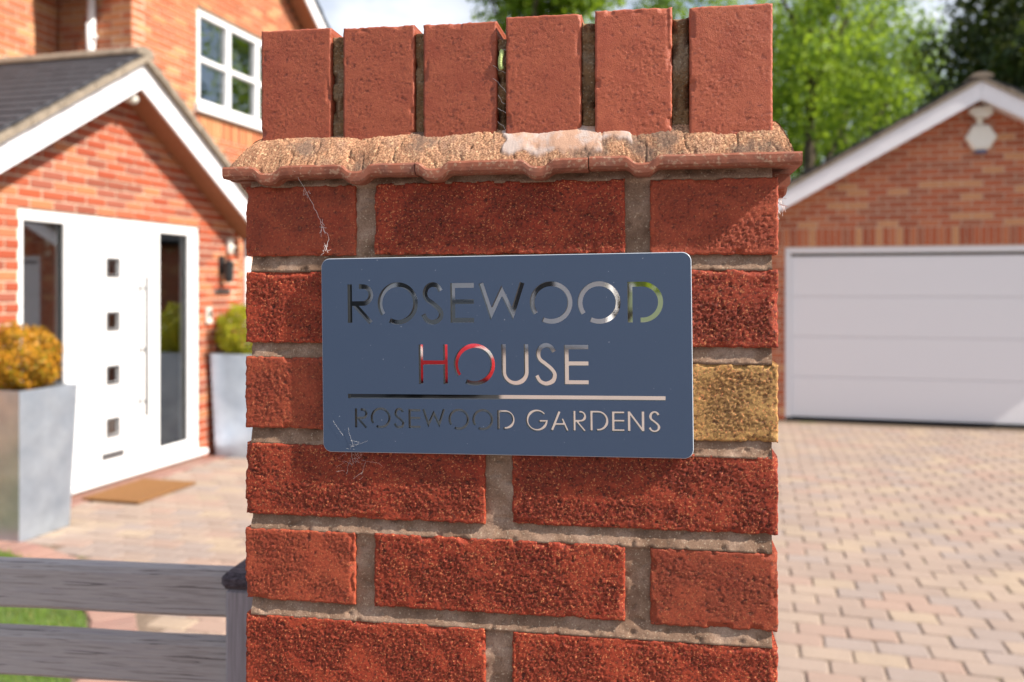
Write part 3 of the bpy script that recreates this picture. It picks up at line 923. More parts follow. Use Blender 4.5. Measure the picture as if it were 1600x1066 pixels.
# wall fittings near the door
L = empty('wall_lantern', (PX, 7.66, 1.80), label='dark wall lantern on the porch brickwork right of the door', cat='lantern')
mb = MB(); mb.box(0.002, .02, -.04, .04, -.06, .12, .004); mb.tube([(0.02, 0, .08), (.09, 0, .10), (.09, 0, .06)], .008, 8); mb.build('bracket', M['black'], L)
mb = MB(); mb.lathe([(.03, -.14), (.045, -.10), (.05, .02), (.055, .05), (.015, .08)], .09, 0, 8); mb.build('lamp_body', M['black'], L)
sens = empty('security_sensor', (PX, 7.78, 2.02), label='small white sensor box on porch wall above the number plaque', cat='sensor')
mb = MB(); mb.box(0.002, .05, -.035, .035, -.07, .07, .01); mb.build('casing', M['white_plastic'], sens)
mb = MB(); mb.lathe([(.02, -.03), (.028, -.015), (.02, .0)], .055, 0, 10); mb.build('lens', M['white_plastic'], sens)
db = empty('doorbell', (PX, 7.44, 1.34), label='grey and white video doorbell beside the front door frame', cat='doorbell')
mb = MB(); mb.box(0.002, .03, -.04, .04, -.075, .075, .008); mb.build('casing', M['white_plastic'], db)
mb = MB(); mb.box(.031, .034, -.025, .02, -.02, .055, .001); mb.build('face_plate', M['black'], db)
np_ = MB(); np_.box(PX + .003, PX + .018, 7.55, 7.80, 1.545, 1.60, .004)
tag(np_.build('number_plaque', M['steel']), label='small grey plaque on the porch wall under the lantern', cat='plaque')
cs_ = empty('security_camera', (-4.90, 6.17, 3.13), label='small white camera at the peak of the porch gable', cat='camera')
mb = MB(); mb.tube([(-.095, 0, .05), (0, 0, .04)], .02, 10); mb.build('mount', M['white_plastic'], cs_)
mb = MB(); mb.tube([(-.02, 0, .03), (.10, -.02, 0)], .04, 12); mb.build('camera_body', M['white_plastic'], cs_, True)

# door mat
mb = MB(); mb.box(-4.87, -4.37, 5.64, 6.35, .004, .024, .006)
tag(mb.build('doormat', M['coir']), label='brown coir doormat lying on the paving before the white door', cat='doormat')

# planters and clipped balls
def leaf_cloud(n, fn, size, seed, out=None):
    q = random.Random(seed); V, F = ([], []) if out is None else out
    for _ in range(n):
        p, nr = fn(q)
        nr = Vector((nr[0] + q.gauss(0, .6), nr[1] + q.gauss(0, .6), nr[2] + q.gauss(0, .6)))
        if nr.length < 1e-3: nr = Vector((0, 0, 1))
        nr.normalize()
        a = nr.cross(Vector((q.gauss(0, 1), q.gauss(0, 1), q.gauss(0, 1)))).normalized(); b = nr.cross(a)
        s_ = size * q.uniform(.6, 1.3); k = len(V)
        P = Vector(p)
        V += [tuple(P - a * s_), tuple(P + b * s_ * .5), tuple(P + a * s_), tuple(P - b * s_ * .5)]
        F.append((k, k + 1, k + 2, k + 3))
    return V, F
def planter(x, y, label, lab2, lmat, seed, rad, zt=.955):
    t = empty('metal_planter', (x, y, 0), label=label, cat='planter', group='tall metal planters beside the front door')
    a, b = .215, .25
    h = zt
    mb = MB()
    vs = [(-a, -a, 0), (a, -a, 0), (a, a, 0), (-a, a, 0), (-b, -b, h), (b, -b, h), (b, b, h), (-b, b, h)]
    c = b - .03
    vs += [(-c, -c, h), (c, -c, h), (c, c, h), (-c, c, h), (-c, -c, h - .06), (c, -c, h - .06), (c, c, h - .06), (-c, c, h - .06)]
    fs = [(0, 1, 5, 4), (1, 2, 6, 5), (2, 3, 7, 6), (3, 0, 4, 7), (4, 5, 9, 8), (5, 6, 10, 9), (6, 7, 11, 10), (7, 4, 8, 11), (8, 9, 13, 12), (9, 10, 14, 13), (10, 11, 15, 14), (11, 8, 12, 15), (0, 3, 2, 1)]
    mb.add(vs, fs); body = mb.build('body', M['galv'], t)
    mb = MB(); mb.box(-c + .001, c - .001, -c + .001, c - .001, h - .08, h - .03); mb.build('soil', M['soil'], t)
    p = empty('topiary_ball', (x, y, h - .03), label=lab2, cat='shrub', group='clipped topiary balls in the planters')
    q0 = random.Random(seed)
    mb = MB(); mb.tube([(0, 0, -.04), (0, 0, .12)], .018, 8); mb.build('stem', M['bark'], p)
    def fn(q):
        u = Vector((q.gauss(0, 1), q.gauss(0, 1), q.gauss(0, 1))).normalized()
        rr = rad * (0.86 + .14 * math.sin(7 * u.x + seed) * math.sin(6 * u.z + 5 * u.y)) * q.uniform(.82, 1.04)
        z = u.z * rr * .92 + rad * .72
        return (u.x * rr, u.y * rr, max(z, .0)), u
    V, F = leaf_cloud(9000, fn, .014, seed)
    me = mesh_from('foliage', V, F); me.materials.append(lmat); link('foliage', me, p)
    return t
planter(-4.66, 4.82, 'tall dented steel planter nearest the camera, left of the front door', 'orange tipped clipped ball shrub in the planter left of the door', M['leaf_gold'], 5, .285)
planter(-4.70, 7.66, 'tall steel planter right of the front door, partly behind the gate pillar', 'lime green clipped ball shrub in the planter right of the door', M['leaf_lime'], 8, .33, .98)

# ------------------------------------------------------------------ garage
garage = empty('brick_garage', (0, 0, 0), label='detached red brick garage with white gable boards and wide white door', cat='garage')
GB, GT = Bricks(), Tiles()
GY = 11.29; GX0, GX1, GXC = -0.02, 5.02, 2.50; GS = .557
DX0, DX1, DZ = .405, 4.60, 2.10
def g_span(z):
    h = (3.80 - z) / GS
    a, b = max(GX0, GXC - h), min(GX1, GXC + h)
    if b - a < .05: return []
    if z < DZ: return [(a, DX0), (DX1, b)]
    return [(a, b)]
GB.wall((0, GY), (1, 0), (0, -1), 0, g_span, 'garage', garage, z0=0, z1=3.75, backing='front_wall', skip=lambda u, z: DZ - .02 < z < DZ + .215 and DX0 - .1 < u < DX1 + .1)
GB.soldier((0, GY), (1, 0), (0, -1), DX0 - .09, DX1 + .09, DZ + .005, DZ + .22, 'garage', garage)
GB.wall((GX0, GY), (0, 1), (-1, 0), 0, lambda z: [(0, 5.5)], 'garage', garage, z0=0, z1=2.5, backing='side_wall')
GB.wall((GX1, GY), (0, 1), (1, 0), 0, lambda z: [(0, 5.5)], 'garage', garage, z0=0, z1=2.5, backing='side_wall')
GB.flush(garage, 300, None)
gh = 2.72
mb = MB(); mb.prism([(GXC, 3.93), (GXC + gh, 3.93 - GS * gh), (GXC + gh, 3.88 - GS * gh), (GXC, 3.88), (GXC - gh, 3.88 - GS * gh), (GXC - gh, 3.93 - GS * gh)], 'y', 11.03, 17.2)
groof = mb.build('roof', M['slate'], garage)
GT.slope((GXC, 10.97, 3.955), (0, 1, 0), Vector((-1, 0, -GS)).normalized(), 6.2, gh * 1.145, groof, w=.3, gauge=.28)
GT.slope((GXC, 10.97, 3.955), (0, 1, 0), Vector((1, 0, -GS)).normalized(), 6.2, gh * 1.145, groof, w=.3, gauge=.28)
GT.flush(groof, 0)
for k in range(18):
    mb = MB(); y0 = 10.95 + k * .34
    pr = [(GXC + .12 * math.cos(t), 3.965 + .055 * math.sin(t)) for t in [PI * i / 8 for i in range(9)]]
    mb.prism(pr, 'y', y0, y0 + .336); mb.build('ridge_tile', M['ridge'], groof)
for s_ in (-1, 1):
    gable_board('bargeboard', 'y', 10.98, 11.005, GXC + .0015 * s_, 3.925, gh, GS, .205, M['fascia'], garage, s_)
    pts = [(GXC + s_ * .002, 3.775), (GXC + s_ * gh, 3.775 - GS * gh), (GXC + s_ * gh, 3.76 - GS * gh), (GXC + s_ * .002, 3.76)]
    mb = MB(); mb.prism(pts, 'y', 11.007, GY - .005); mb.build('soffit', M['fascia'], garage)
    mb = MB()
    for k in range(10):
        a, b = k * .27, k * .27 + .266
        pts = [(GXC + s_ * a, 3.925 - GS * a + .05 + .008 * (k % 2)), (GXC + s_ * b, 3.925 - GS * b + .045), (GXC + s_ * b, 3.927 - GS * b), (GXC + s_ * a, 3.927 - GS * a)]
        mb.prism(pts, 'y', 10.955 - .004 * (k % 2), 11.06)
    mb.build('verge', M['ridge'], groof)
# door: sectional panels in a white frame
mb = MB(); mb.box(DX0, DX1, GY + .02, GY + .09, DZ - .075, DZ - .001, .006); mb.box(DX0, DX0 + .07, GY + .02, GY + .09, 0, DZ - .077, .006); mb.box(DX1 - .07, DX1, GY + .02, GY + .09, 0, DZ - .077, .006)
gd = mb.build('garage_door', M['gdoor'], garage)
zz = .045
for k in range(4):
    h = .486
    mb = MB()
    mb.box(DX0 + .072, DX1 - .072, GY + .045, GY + .085, zz + .0015, zz + h - .0015, .004)
    mb.build('panel', M['gdoor'], gd); zz += h
mb = MB(); mb.box(DX0 + .01, DX1 - .01, GY + .01, GY + .08, -.004, .044, .008); mb.build('bottom_seal', M['rubber'], gd)
mb = MB(); mb.box(DX0 + .05, DX1 - .05, GY + .3, GY + .35, 0, 2.1); mb.build('interior_wall', M['interior'], gd)

# bell box and flood light on the gable
k_ = (1531 - 800) / 1390
dd = GY / (SN * k_ + CS); bx = dd * (CS * k_ - SN)
zb = 1.6 + (451 - 216) * dd / 1390
bell = empty('alarm_box', (bx, GY, zb), label='cream hexagonal alarm box on the garage gable under the floodlight', cat='alarm')
mb = MB(); hexp = [(.17 * math.cos(R(60 * i)), .165 * math.sin(R(60 * i))) for i in range(6)]
hin = [(p[0] * .84, p[1] * .84) for p in hexp]
vs = [(p[0], -.002, p[1]) for p in hexp] + [(p[0], -.06, p[1]) for p in hexp] + [(p[0], -.085, p[1]) for p in hin]
fs = [tuple(range(6)), tuple(range(12, 18))[::-1]] + [(i, (i + 1) % 6, 6 + (i + 1) % 6, 6 + i) for i in range(6)] + [(6 + i, 6 + (i + 1) % 6, 12 + (i + 1) % 6, 12 + i) for i in range(6)]
mb.add(vs, fs); mb.build('cover', M['white_plastic'], bell)
mb = MB(); mb.box(-.06, .06, -.07, -.005, -.175, -.146, .005); mb.build('strobe', simple('blue_lens', srgb(60, 80, 130), .3), bell)
fl = empty('floodlight', (bx - .01, GY, zb + .235), label='white floodlight with round bracket at the top of the garage gable', cat='floodlight')
mb = MB(); mb.box(-.035, .035, -.05, -.002, -.09, .0, .006); mb.tube([(0, -.03, -.01), (0, -.07, .04)], .022, 10); mb.build('bracket', M['white_plastic'], fl)
mb = MB(); mb.prism([(-.13, .055), (-.09, .10), (.09, .115), (.11, .10), (.115, .02), (.07, -.02), (-.06, -.01)], 'y', -.13, -.05); mb.build('lamp_head', M['white_plastic'], fl)
mb = MB(); mb.box(-.07, .07, -.138, -.131, .005, .085, .003); mb.build('lamp_glass', M['white_plastic'], fl)

# ------------------------------------------------------------------ trees
def tree(r, d, rad, zc, height, lmat, n, size, label, seed, cat='tree', squash=1.0, conic=False, trunk_r=.16, group=None, clumps=26, forks=5, name='leafy_tree'):
    x, y = from_view(r, d)
    t = empty(name, (x, y, -.05), label=label, cat=cat, group=group)
    q = random.Random(seed)
    mb = MB()
    top = height * .92
    pts = [(0, 0, 0), (q.uniform(-.1, .1), q.uniform(-.1, .1), top * .35), (q.uniform(-.3, .3), q.uniform(-.3, .3), top * .7), (q.uniform(-.3, .3), q.uniform(-.3, .3), top)]
    mb.tube(pts, [trunk_r, trunk_r * .8, trunk_r * .5, trunk_r * .12], 9)
    mb.build('trunk', M['bark'], t, True)
    cl = []
    for i in range(clumps):
        u = Vector((q.gauss(0, 1), q.gauss(0, 1), q.gauss(0, 1))).normalized() * (q.random() ** .45)
        if conic:
            hz = q.random(); rr = rad * (1 - hz) ** .75 * q.uniform(.5, 1); an = q.uniform(0, 2 * PI)
            c = Vector((rr * math.cos(an), rr * math.sin(an), .6 + hz * (height - .6))); cr = rad * .34
        else:
            c = Vector((u.x * rad * .86, u.y * rad * .86, zc + u.z * rad * squash * .86)); cr = rad * q.uniform(.20, .34)
        cl.append((c, cr))
    mb = MB()
    for i in range(forks + (4 if not conic else 0)):
        c, cr = cl[i]
        b = Vector((0, 0, max(.5, c.z - rad * .9)))
        b = Vector((b.x, b.y, min(b.z, top * .8)))
        mid = (b + c) / 2 + Vector((q.uniform(-.2, .2), q.uniform(-.2, .2), q.uniform(-.1, .3)))
        mb.tube([b, mid, c], [trunk_r * .45, trunk_r * .3, trunk_r * .08], 6)
    mb.build('limb', M['bark'], t, True)
    def fn(q):
        c, cr = cl[q.randrange(len(cl))]
        u = Vector((q.gauss(0, 1), q.gauss(0, 1), q.gauss(0, 1))).normalized()
        rr = cr * q.random() ** .4 * 1.15
        return c + Vector((u.x, u.y, u.z * .75)) * rr, u + Vector((0, 0, .4))
    V, F = leaf_cloud(n, fn, size, seed + 1)
    me = mesh_from('crown', V, F); me.materials.append(lmat); link('crown', me, t)
    return t
gt = 'trees beyond the garage'
tree(.35, 21, 2.6, 9.0, 11.5, M['leaf_bright'], 14000, .095, 'bright yellow green tree showing just above the pillar top', 11, group=gt)
tree(5.2, 29, 3.2, 9.6, 13, M['leaf_mid'], 5000, .11, 'paler thin tree above the right coping bricks with sky gaps', 12, group=gt, clumps=22)
tree(7.0, 21, 2.8, 6.6, 11.0, M['leaf_bright'], 9500, .085, 'bright green open tree directly right of the pillar top', 13, group=gt, clumps=40, squash=1.35)
tree(9.3, 25, 2.9, 7.0, 11.5, M['leaf_mid'], 8500, .085, 'mid green tree with dark bare trunk left of the dark conifer', 14, group=gt, clumps=40, trunk_r=.20, squash=1.35)
tree(5.6, 25, 2.6, 4.4, 7.5, M['leaf_mid'], 7000, .085, 'low mid green tree behind the garage eaves beside the pillar', 15, group=gt, clumps=26)
tree(10.6, 18.0, 2.5, 6.0, 11.0, M['leaf_dark'], 26000, .085, 'dark conifer rising behind the garage roof ridge', 16, group=gt, clumps=60, squash=1.5, name='conifer_tree')
tree(14.2, 22, 3.2, 5.6, 10, M['leaf_dark'], 22000, .10, 'second dark evergreen behind the right end of the garage', 17, group=gt, clumps=50, squash=1.4, name='conifer_tree')
tree(11.8, 29, 3.3, 8.6, 13, M['leaf_mid'], 8000, .10, 'tall mid green tree far behind, left of the conifer', 19, group=gt, clumps=46, squash=1.4)
tree(9.0, 33, 3.6, 8.6, 13, M['leaf_bright'], 6500, .10, 'distant yellow green tree filling gaps above the garage eaves', 20, group=gt, clumps=44, squash=1.4)
tree(-1.0, 34, 3.0, 5.0, 8, M['leaf_mid'], 9000, .13, 'rounded tree beyond the end of the house, behind the pillar', 18, group=gt)

def hedge(x0, x1, y0, y1, h, n, mt, label, seed, size=.05, name='hedge'):
    t = empty(name, ((x0 + x1) / 2, (y0 + y1) / 2, 0), label=label, cat='hedge')
    q = random.Random(seed)
    w, l = x1 - x0, y1 - y0
    mb = MB(); mb.box(-w / 2 + .12, w / 2 - .12, -l / 2 + .12, l / 2 - .12, -.05, h - .15, .05); mb.build('core', M['leaf_dark'], t)
    def fn(q):
        x, y, z = q.uniform(-w / 2, w / 2), q.uniform(-l / 2, l / 2), q.uniform(0, h)
        k = q.randrange(3)
        if k == 0: y = (-l / 2 if q.random() < .5 else l / 2) + q.gauss(0, .06); nr = (0, 1, 0)
        elif k == 1: z = h + q.gauss(0, .07); nr = (0, 0, 1)
        else: y = -l / 2 + q.gauss(0, .06) if q.random() < .5 else l / 2 + q.gauss(0, .06); nr = (0, -1, 0)
        return (x, y, z), nr
    V, F = leaf_cloud(n, fn, size, seed)
    me = mesh_from('foliage', V, F); me.materials.append(mt); link('foliage', me, t)
hedge(-5.4, -0.1, 16.0, 17.2, 2.1, 9000, M['leaf_mid'], 'clipped green hedge closing the plot beyond the driveway, behind the pillar', 41, .07)

# ------------------------------------------------------------------ across the road (seen in the mirror letters)
hedge(-26, -6.6, -10.6, -9.2, 2.0, 12000, M['leaf_mid'], 'long green hedge across the road, behind the camera', 42, .09)
tree(-15, -19, 3.0, 5.0, 8.5, M['leaf_dark'], 9000, .14, 'dark tree across the road, left of the red car', 51, group='trees across the road')
tree(-5.0, -23, 2.6, 3.9, 7, M['leaf_bright'], 8000, .14, 'yellow green tree across the road beside the pale cottage', 52, group='trees across the road')
def cottage(x, y, rz, w, dpt, h, label):
    t = empty('pale_cottage', (x, y, -.05), rz, label=label, cat='house')
    mb = MB(); mb.box(-w / 2, w / 2, -dpt / 2, dpt / 2, 0, h); mb.prism([(-dpt / 2, h + .001), (dpt / 2, h + .001), (0, h + 1.7)], 'x', -w / 2 + .0, w / 2)
    mb.build('wall', M['render_wall'], t)
    mb = MB()
    for s_ in (-1, 1):
        mb.prism([(s_ * (dpt / 2 + .4), h - .22), (0, h + 1.82), (0, h + 1.96), (s_ * (dpt / 2 + .4), h - .08)], 'x', -w / 2 - .3, w / 2 + .3)
    mb.build('roof', M['slate'], t)
    for wx in (-w * .3, w * .02, w * .32):
        mb = MB(); mb.box(wx - .7, wx + .7, dpt / 2 + .002, dpt / 2 + .05, .95, 2.1, .01); f = mb.build('window', M['upvc'], t)
        for s_ in (-1, 1):
            mb = MB(); mb.box(wx + (-.62 if s_ < 0 else .04), wx + (-.04 if s_ < 0 else .62), dpt / 2 + .051, dpt / 2 + .06, 1.03, 2.02); mb.build('pane', M['black'], f)
    mb = MB(); mb.box(-w * .15 - .45, -w * .15 + .45, dpt / 2 + .002, dpt / 2 + .06, 0, 2.05, .01); mb.build('door', M['black'], t)
cottage(-4.5, -27, R(6), 11, 7, 2.7, 'low pale rendered cottage across the road, behind the camera')

M['car_glass'] = simple('dark_car_glass', (0.03, 0.035, 0.04, 1), .06, metal=.5, var=.02)
M['car_red'] = simple('red_car_paint', (0.42, 0.014, 0.02, 1), .22, var=.03)
def car(x, y, rz):
    t = empty('parked_car', (x, y, -.045), rz, label='red hatchback parked across the road, behind the camera', cat='car')
    secs = [(-2.0, .62, .25, .60), (-1.9, .78, .22, .82), (-1.2, .86, .20, .92), (-.5, .88, .20, .95), (.9, .88, .20, .95), (1.6, .86, .20, .92), (1.95, .74, .24, .80), (2.02, .62, .3, .62)]
    V, F = [], []
    for (sx, hw, zb_, zt_) in secs:
        for (py, pz) in ((-hw * .9, zb_), (-hw, zb_ + .15), (-hw, (zb_ + zt_) / 2 + .1), (-hw * .92, zt_), (hw * .92, zt_), (hw, (zb_ + zt_) / 2 + .1), (hw, zb_ + .15), (hw * .9, zb_)):
            V.append((sx, py, pz))
    for i in range(len(secs) - 1):
        for k in range(8): F.append((i * 8 + k, i * 8 + (k + 1) % 8, (i + 1) * 8 + (k + 1) % 8, (i + 1) * 8 + k))
    F += [tuple(range(8)), tuple(range((len(secs) - 1) * 8, len(secs) * 8))]
    mb = MB(); mb.add(V, F); mb.build('body', M['car_red'], t, False)
    mb = MB(); cab = [(-1.95, .86), (-1.5, 1.38), (.3, 1.44), (1.15, .93)]
    mb.prism(cab, 'y', -.70, .70); mb.build('cabin_glass', M['car_glass'], t)
    mb = MB(); mb.prism([(-1.55, 1.37), (-1.4, 1.44), (.25, 1.48), (.36, 1.43)], 'y', -.66, .66); mb.build('roof', M['car_glass'], t)
    for sx in (-1.25, 1.25):
        for sy in (-1, 1):
            mb = MB(); mb.tube([(sx, sy * .70, .31), (sx, sy * .89, .31)], .31, 20); w = mb.build('wheel', M['rubber'], t)
            mb = MB(); mb.tube([(sx, sy * .885, .31), (sx, sy * .90, .31)], .19, 16); mb.build('rim', M['steel'], w)
    for sy in (-1, 1):
        mb = MB(); mb.box(1.93, 2.03, sy * .55 - .15, sy * .55 + .15, .62, .76, .02); mb.build('headlight', M['white_plastic'], t)
        mb = MB(); mb.box(-2.02, -1.9, sy * .60 - .12, sy * .60 + .12, .62, .80, .02); mb.build('tail_light', M['car_red'], t)
cx, cy = from_view(-6.05, -12.6)
car(cx, cy, R(75))
# ------------------------------------------------------------------ slatted timber fence on the left
f_r, f_d = -.361, 1.12
fx, fy = from_view(f_r, f_d)
FA = YAW - R(7.0)
fence = empty('slatted_fence', (fx, fy, 0), FA, label='weathered grey timber fence of horizontal rails meeting the brick pillar', cat='fence')
def rail_mesh(name, L, H, T, seed):
    nx, prof = 60, [(-T / 2 + .006, -H / 2), (-T / 2, -H / 2 + .006), (-T / 2, H / 2 - .010), (-T / 2 + .003, H / 2 - .003), (-T / 2 + .010, H / 2), (T / 2 - .006, H / 2), (T / 2, H / 2 - .006), (T / 2, -H / 2)]
    V, F = [], []
    for i in range(nx + 1):
        x = -L + L * i / nx
        for j, (py, pz) in enumerate(prof):
            nz = float(fbm(np.array([x * 5.0]), np.array([seed * 3.1 + j * .2]), seed, 3)[0])
            V.append((x, py + nz * .0012, pz + nz * .0018))
    m_ = len(prof)
    for i in range(nx):
        for j in range(m_): F.append((i * m_ + j, i * m_ + (j + 1) % m_, (i + 1) * m_ + (j + 1) % m_, (i + 1) * m_ + j))
    F += [tuple(range(m_)), tuple(range(nx * m_, (nx + 1) * m_))]
    mb = MB(); mb.add(V, F); return mb
for k in range(13):
    zc = 1.206 - .091 * k
    o = rail_mesh('rail', 2.3, .064, .022, k).build('rail', M['timber'], fence)
    o.location = (.002, .036 + rng.uniform(-.001, .001), zc)
    o.rotation_euler = (0, R(.08 if k % 2 else -.05), 0)
mb = MB(); mb.box(.0, .09, -.002, .088, -.05, 1.222, .004); mb.build('post', M['post'], fence)
mb = MB(); mb.box(-.004, .098, -.008, .096, 1.2225, 1.243, .006); mb.build('post_cap', M['cap'], fence)
mb = MB(); mb.box(-2.39, -2.30, -.002, .088, -.05, 1.222, .004); mb.build('post', M['post'], fence)
mb = MB(); mb.box(-2.398, -2.296, -.008, .096, 1.2225, 1.243, .006); mb.build('post_cap', M['cap'], fence)

# ------------------------------------------------------------------ the brick gate pillar
PW_ = .452
pillar = empty('gate_pillar', PIL_O, PIL_A, label='red brick gate pillar with tile creasing and brick on edge coping', cat='pillar')

def relief(name, a0, a1, z0, z1, bf, bb, mt, seed, res=.00095, rough=1.0, edge=.0013, jag=.0008, parent=None, fine=True, chips=1.0, dirn='y'):
    """a brick: its outer face is a fine height field, its other faces are plain. Local frame: a right, b back, z up"""
    L, H = a1 - a0, z1 - z0
    nx, nz = max(4, int(L / res)), max(4, int(H / res))
    u = np.linspace(0, L, nx + 1); v = np.linspace(0, H, nz + 1)
    Ug, Vg = np.meshgrid(u, v)
    X, Z = (Ug + seed * 1.37) * 1000, (Vg + seed * .73) * 1000       # millimetres
    e = np.minimum(np.minimum(Ug, L - Ug), np.minimum(Vg, H - Vg)) * 1000
    ej = e + .9 * fbm(X / 4.0, Z / 4.0, seed + 5, 3) * chips
    rr = edge * 1000
    t = np.clip(ej / rr, 0, 1)
    fall = rr * (1 - np.sqrt(np.clip(1 - (1 - t) ** 2, 0, 1)))
    chip = sstep(.62, .80, vnoise(X / 11.0, Z / 11.0, seed + 77)) * np.clip(1 - e / 5.0, 0, 1) * 3.0 * chips
    Xw = X + 1.2 * pnoise(X / 3.1, Z / 3.1, seed + 60); Zw = Z + 1.2 * pnoise(X / 3.1 + 9, Z / 3.1 + 4, seed + 61)
    big = 1.0 * fbm(X / 30.0, Z / 22.0, seed + 1, 3)
    mask = .18 + .82 * sstep(-.32, .12, fbm(X / 38.0 + Z / 60.0, Z / 30.0, seed + 12, 3))
    face = sstep(1.5, 9.0, e + 4.0 * fbm(X / 9, Z / 9, seed + 33, 3))
    mask = mask * (.35 + .65 * face)
    mid = (.15 + .35 * mask) * fbm(Xw / 4.2, Zw / 3.6, seed + 2, 2, .6)
    bil = np.abs(pnoise(Xw / 2.0, Zw / 1.8, seed + 3)) + .6 * np.abs(pnoise(Xw / 1.15 + 5, Zw / 1.1 + 3, seed + 4))
    grit = (.15 + 1.35 * mask) * (bil - .45)
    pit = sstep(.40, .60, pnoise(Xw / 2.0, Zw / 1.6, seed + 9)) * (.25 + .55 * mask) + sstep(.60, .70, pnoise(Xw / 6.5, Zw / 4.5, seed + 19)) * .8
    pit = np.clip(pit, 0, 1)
    disp = big * .35 + (mid + grit) * rough - pit * .9 * rough - fall - chip
    B = bf - disp / 1000
    # ragged outline
    wL = np.clip(1 - Ug / .012, 0, 1); wR = np.clip(1 - (L - Ug) / .012, 0, 1)
    wB = np.clip(1 - Vg / .010, 0, 1); wT = np.clip(1 - (H - Vg) / .010, 0, 1)
    ja = jag * fbm(X * 0 + 3.3, Z / 6.0, seed + 21, 3); jb = jag * fbm(X / 6.0, Z * 0 + 7.7, seed + 22, 3)
    A = a0 + Ug + ja * wL * 1.4 - ja * wR * 1.4 + big * .0
    ZZ = z0 + Vg + jb * wB * 1.6 - jb * wT * 1.6
    verts = np.stack([A.ravel(), B.ravel(), ZZ.ravel()], 1)
    w = nx + 1
    idx = np.arange((nx + 1) * (nz + 1)).reshape(nz + 1, nx + 1)
    quads = np.stack([idx[:-1, :-1].ravel(), idx[:-1, 1:].ravel(), idx[1:, 1:].ravel(), idx[1:, :-1].ravel()], 1)
    ring = list(idx[0, :]) + list(idx[1:, -1]) + list(idx[-1, ::-1][1:]) + list(idx[::-1, 0][1:-1])
    n0 = len(verts)
    V = verts.tolist()
    F = quads.tolist()
    rv = verts[ring]
    back = [(float(p[0]), bb, float(p[2])) for p in rv]
    V += back
    m_ = len(ring)
    for i in range(m_):
        j = (i + 1) % m_
        F.append((int(ring[j]), int(ring[i]), n0 + i, n0 + j))
    F.append(tuple(n0 + i for i in range(m_)))
    me = bpy.data.meshes.new(name)
    me.from_pydata(V, [], F)
    sm = [True] * len(quads) + [False] * (len(F) - len(quads))
    me.polygons.foreach_set('use_smooth', sm)
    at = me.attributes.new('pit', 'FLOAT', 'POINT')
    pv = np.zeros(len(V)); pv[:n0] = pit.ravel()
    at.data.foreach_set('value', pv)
    at = me.attributes.new('core', 'FLOAT', 'POINT')
    pv = np.zeros(len(V)); pv[:n0] = mask.ravel()
    at.data.foreach_set('value', pv)
    me.materials.append(mt); me.update()
    return link(name, me, parent)

def plain_brick(x0, x1, y0, y1, z0, z1, mt):
    mb = MB(); mb.box(x0, x1, y0, y1, z0, z1, .003)
    return mb.build('brick', mt, pillar)

H_, S_ = .1005, .215
zt0 = 1.621                       # centre of the joint under the top course
FINE_COURSES = 6
rb = random.Random(12)
fine_tops = {0: (1.6285, 1.6900), 1: None}
for k in range(-1, 21):
    n = k + 1                     # course number from the top, 0 = under the tiles
    ztop = zt0 - .075 * k - .0065
    zbot = zt0 - .075 * (k + 1) + .0065
    if k == -1: ztop, zbot = 1.6895, 1.6285
    if zbot < -.08: continue
    headers = (n % 2 == 0)
    fine = n < FINE_COURSES
    mats = lambda: M['rustic'] if rb.random() < .75 else M['rustic_smooth']
    def put(x0, x1, front, side_mt, seed, rough=1.0):
        dz = rb.uniform(-.0012, .0012)
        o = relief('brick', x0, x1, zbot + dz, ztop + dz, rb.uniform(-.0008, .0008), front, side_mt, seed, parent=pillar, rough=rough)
    if fine:
        if headers:
            mL = {0: 'rustic_smooth', 2: 'rustic_smooth', 4: 'rustic_smooth'}[n]
            mR = {0: 'rustic_smooth', 2: 'buff', 4: 'rustic_smooth'}[n]
            put(.0, .1005, .2125, M[mL], 10 * n + 1, .8 if n != 0 else .6)
            put(.118, .331, .1, M['rustic'], 10 * n + 2, 1.15)
            put(.3515, .452, .2125, M[mR], 10 * n + 3, {0: .9, 2: 1.1, 4: .55}[n])
        else:
            put(.0, .2145, .1, M['rustic'], 10 * n + 1, 1.1)
            put(.2375, .452, .1, M['rustic'], 10 * n + 2, 1.15)
    else:
        if headers:
            plain_brick(0, .1005, 0, .2125, zbot, ztop, mats()); plain_brick(.118, .331, 0, .1, zbot, ztop, mats()); plain_brick(.3515, .452, 0, .2125, zbot, ztop, mats())
        else:
            plain_brick(0, .2145, 0, .1, zbot, ztop, mats()); plain_brick(.2375, .452, 0, .1, zbot, ztop, mats())
    # sides and back
    if headers:
        plain_brick(.001, .1005, .2355, .451, zbot, ztop, mats()); plain_brick(.3515, .451, .2355, .451, zbot, ztop, mats()); plain_brick(.118, .331, .351, .451, zbot, ztop, mats())
    else:
        for xx in ((0.001, .101), (.351, .451)):
            plain_brick(*xx, .118, .333, zbot, ztop, mats())
        plain_brick(.001, .2145, .351, .451, zbot, ztop, mats()); plain_brick(.2375, .451, .351, .451, zbot, ztop, mats())

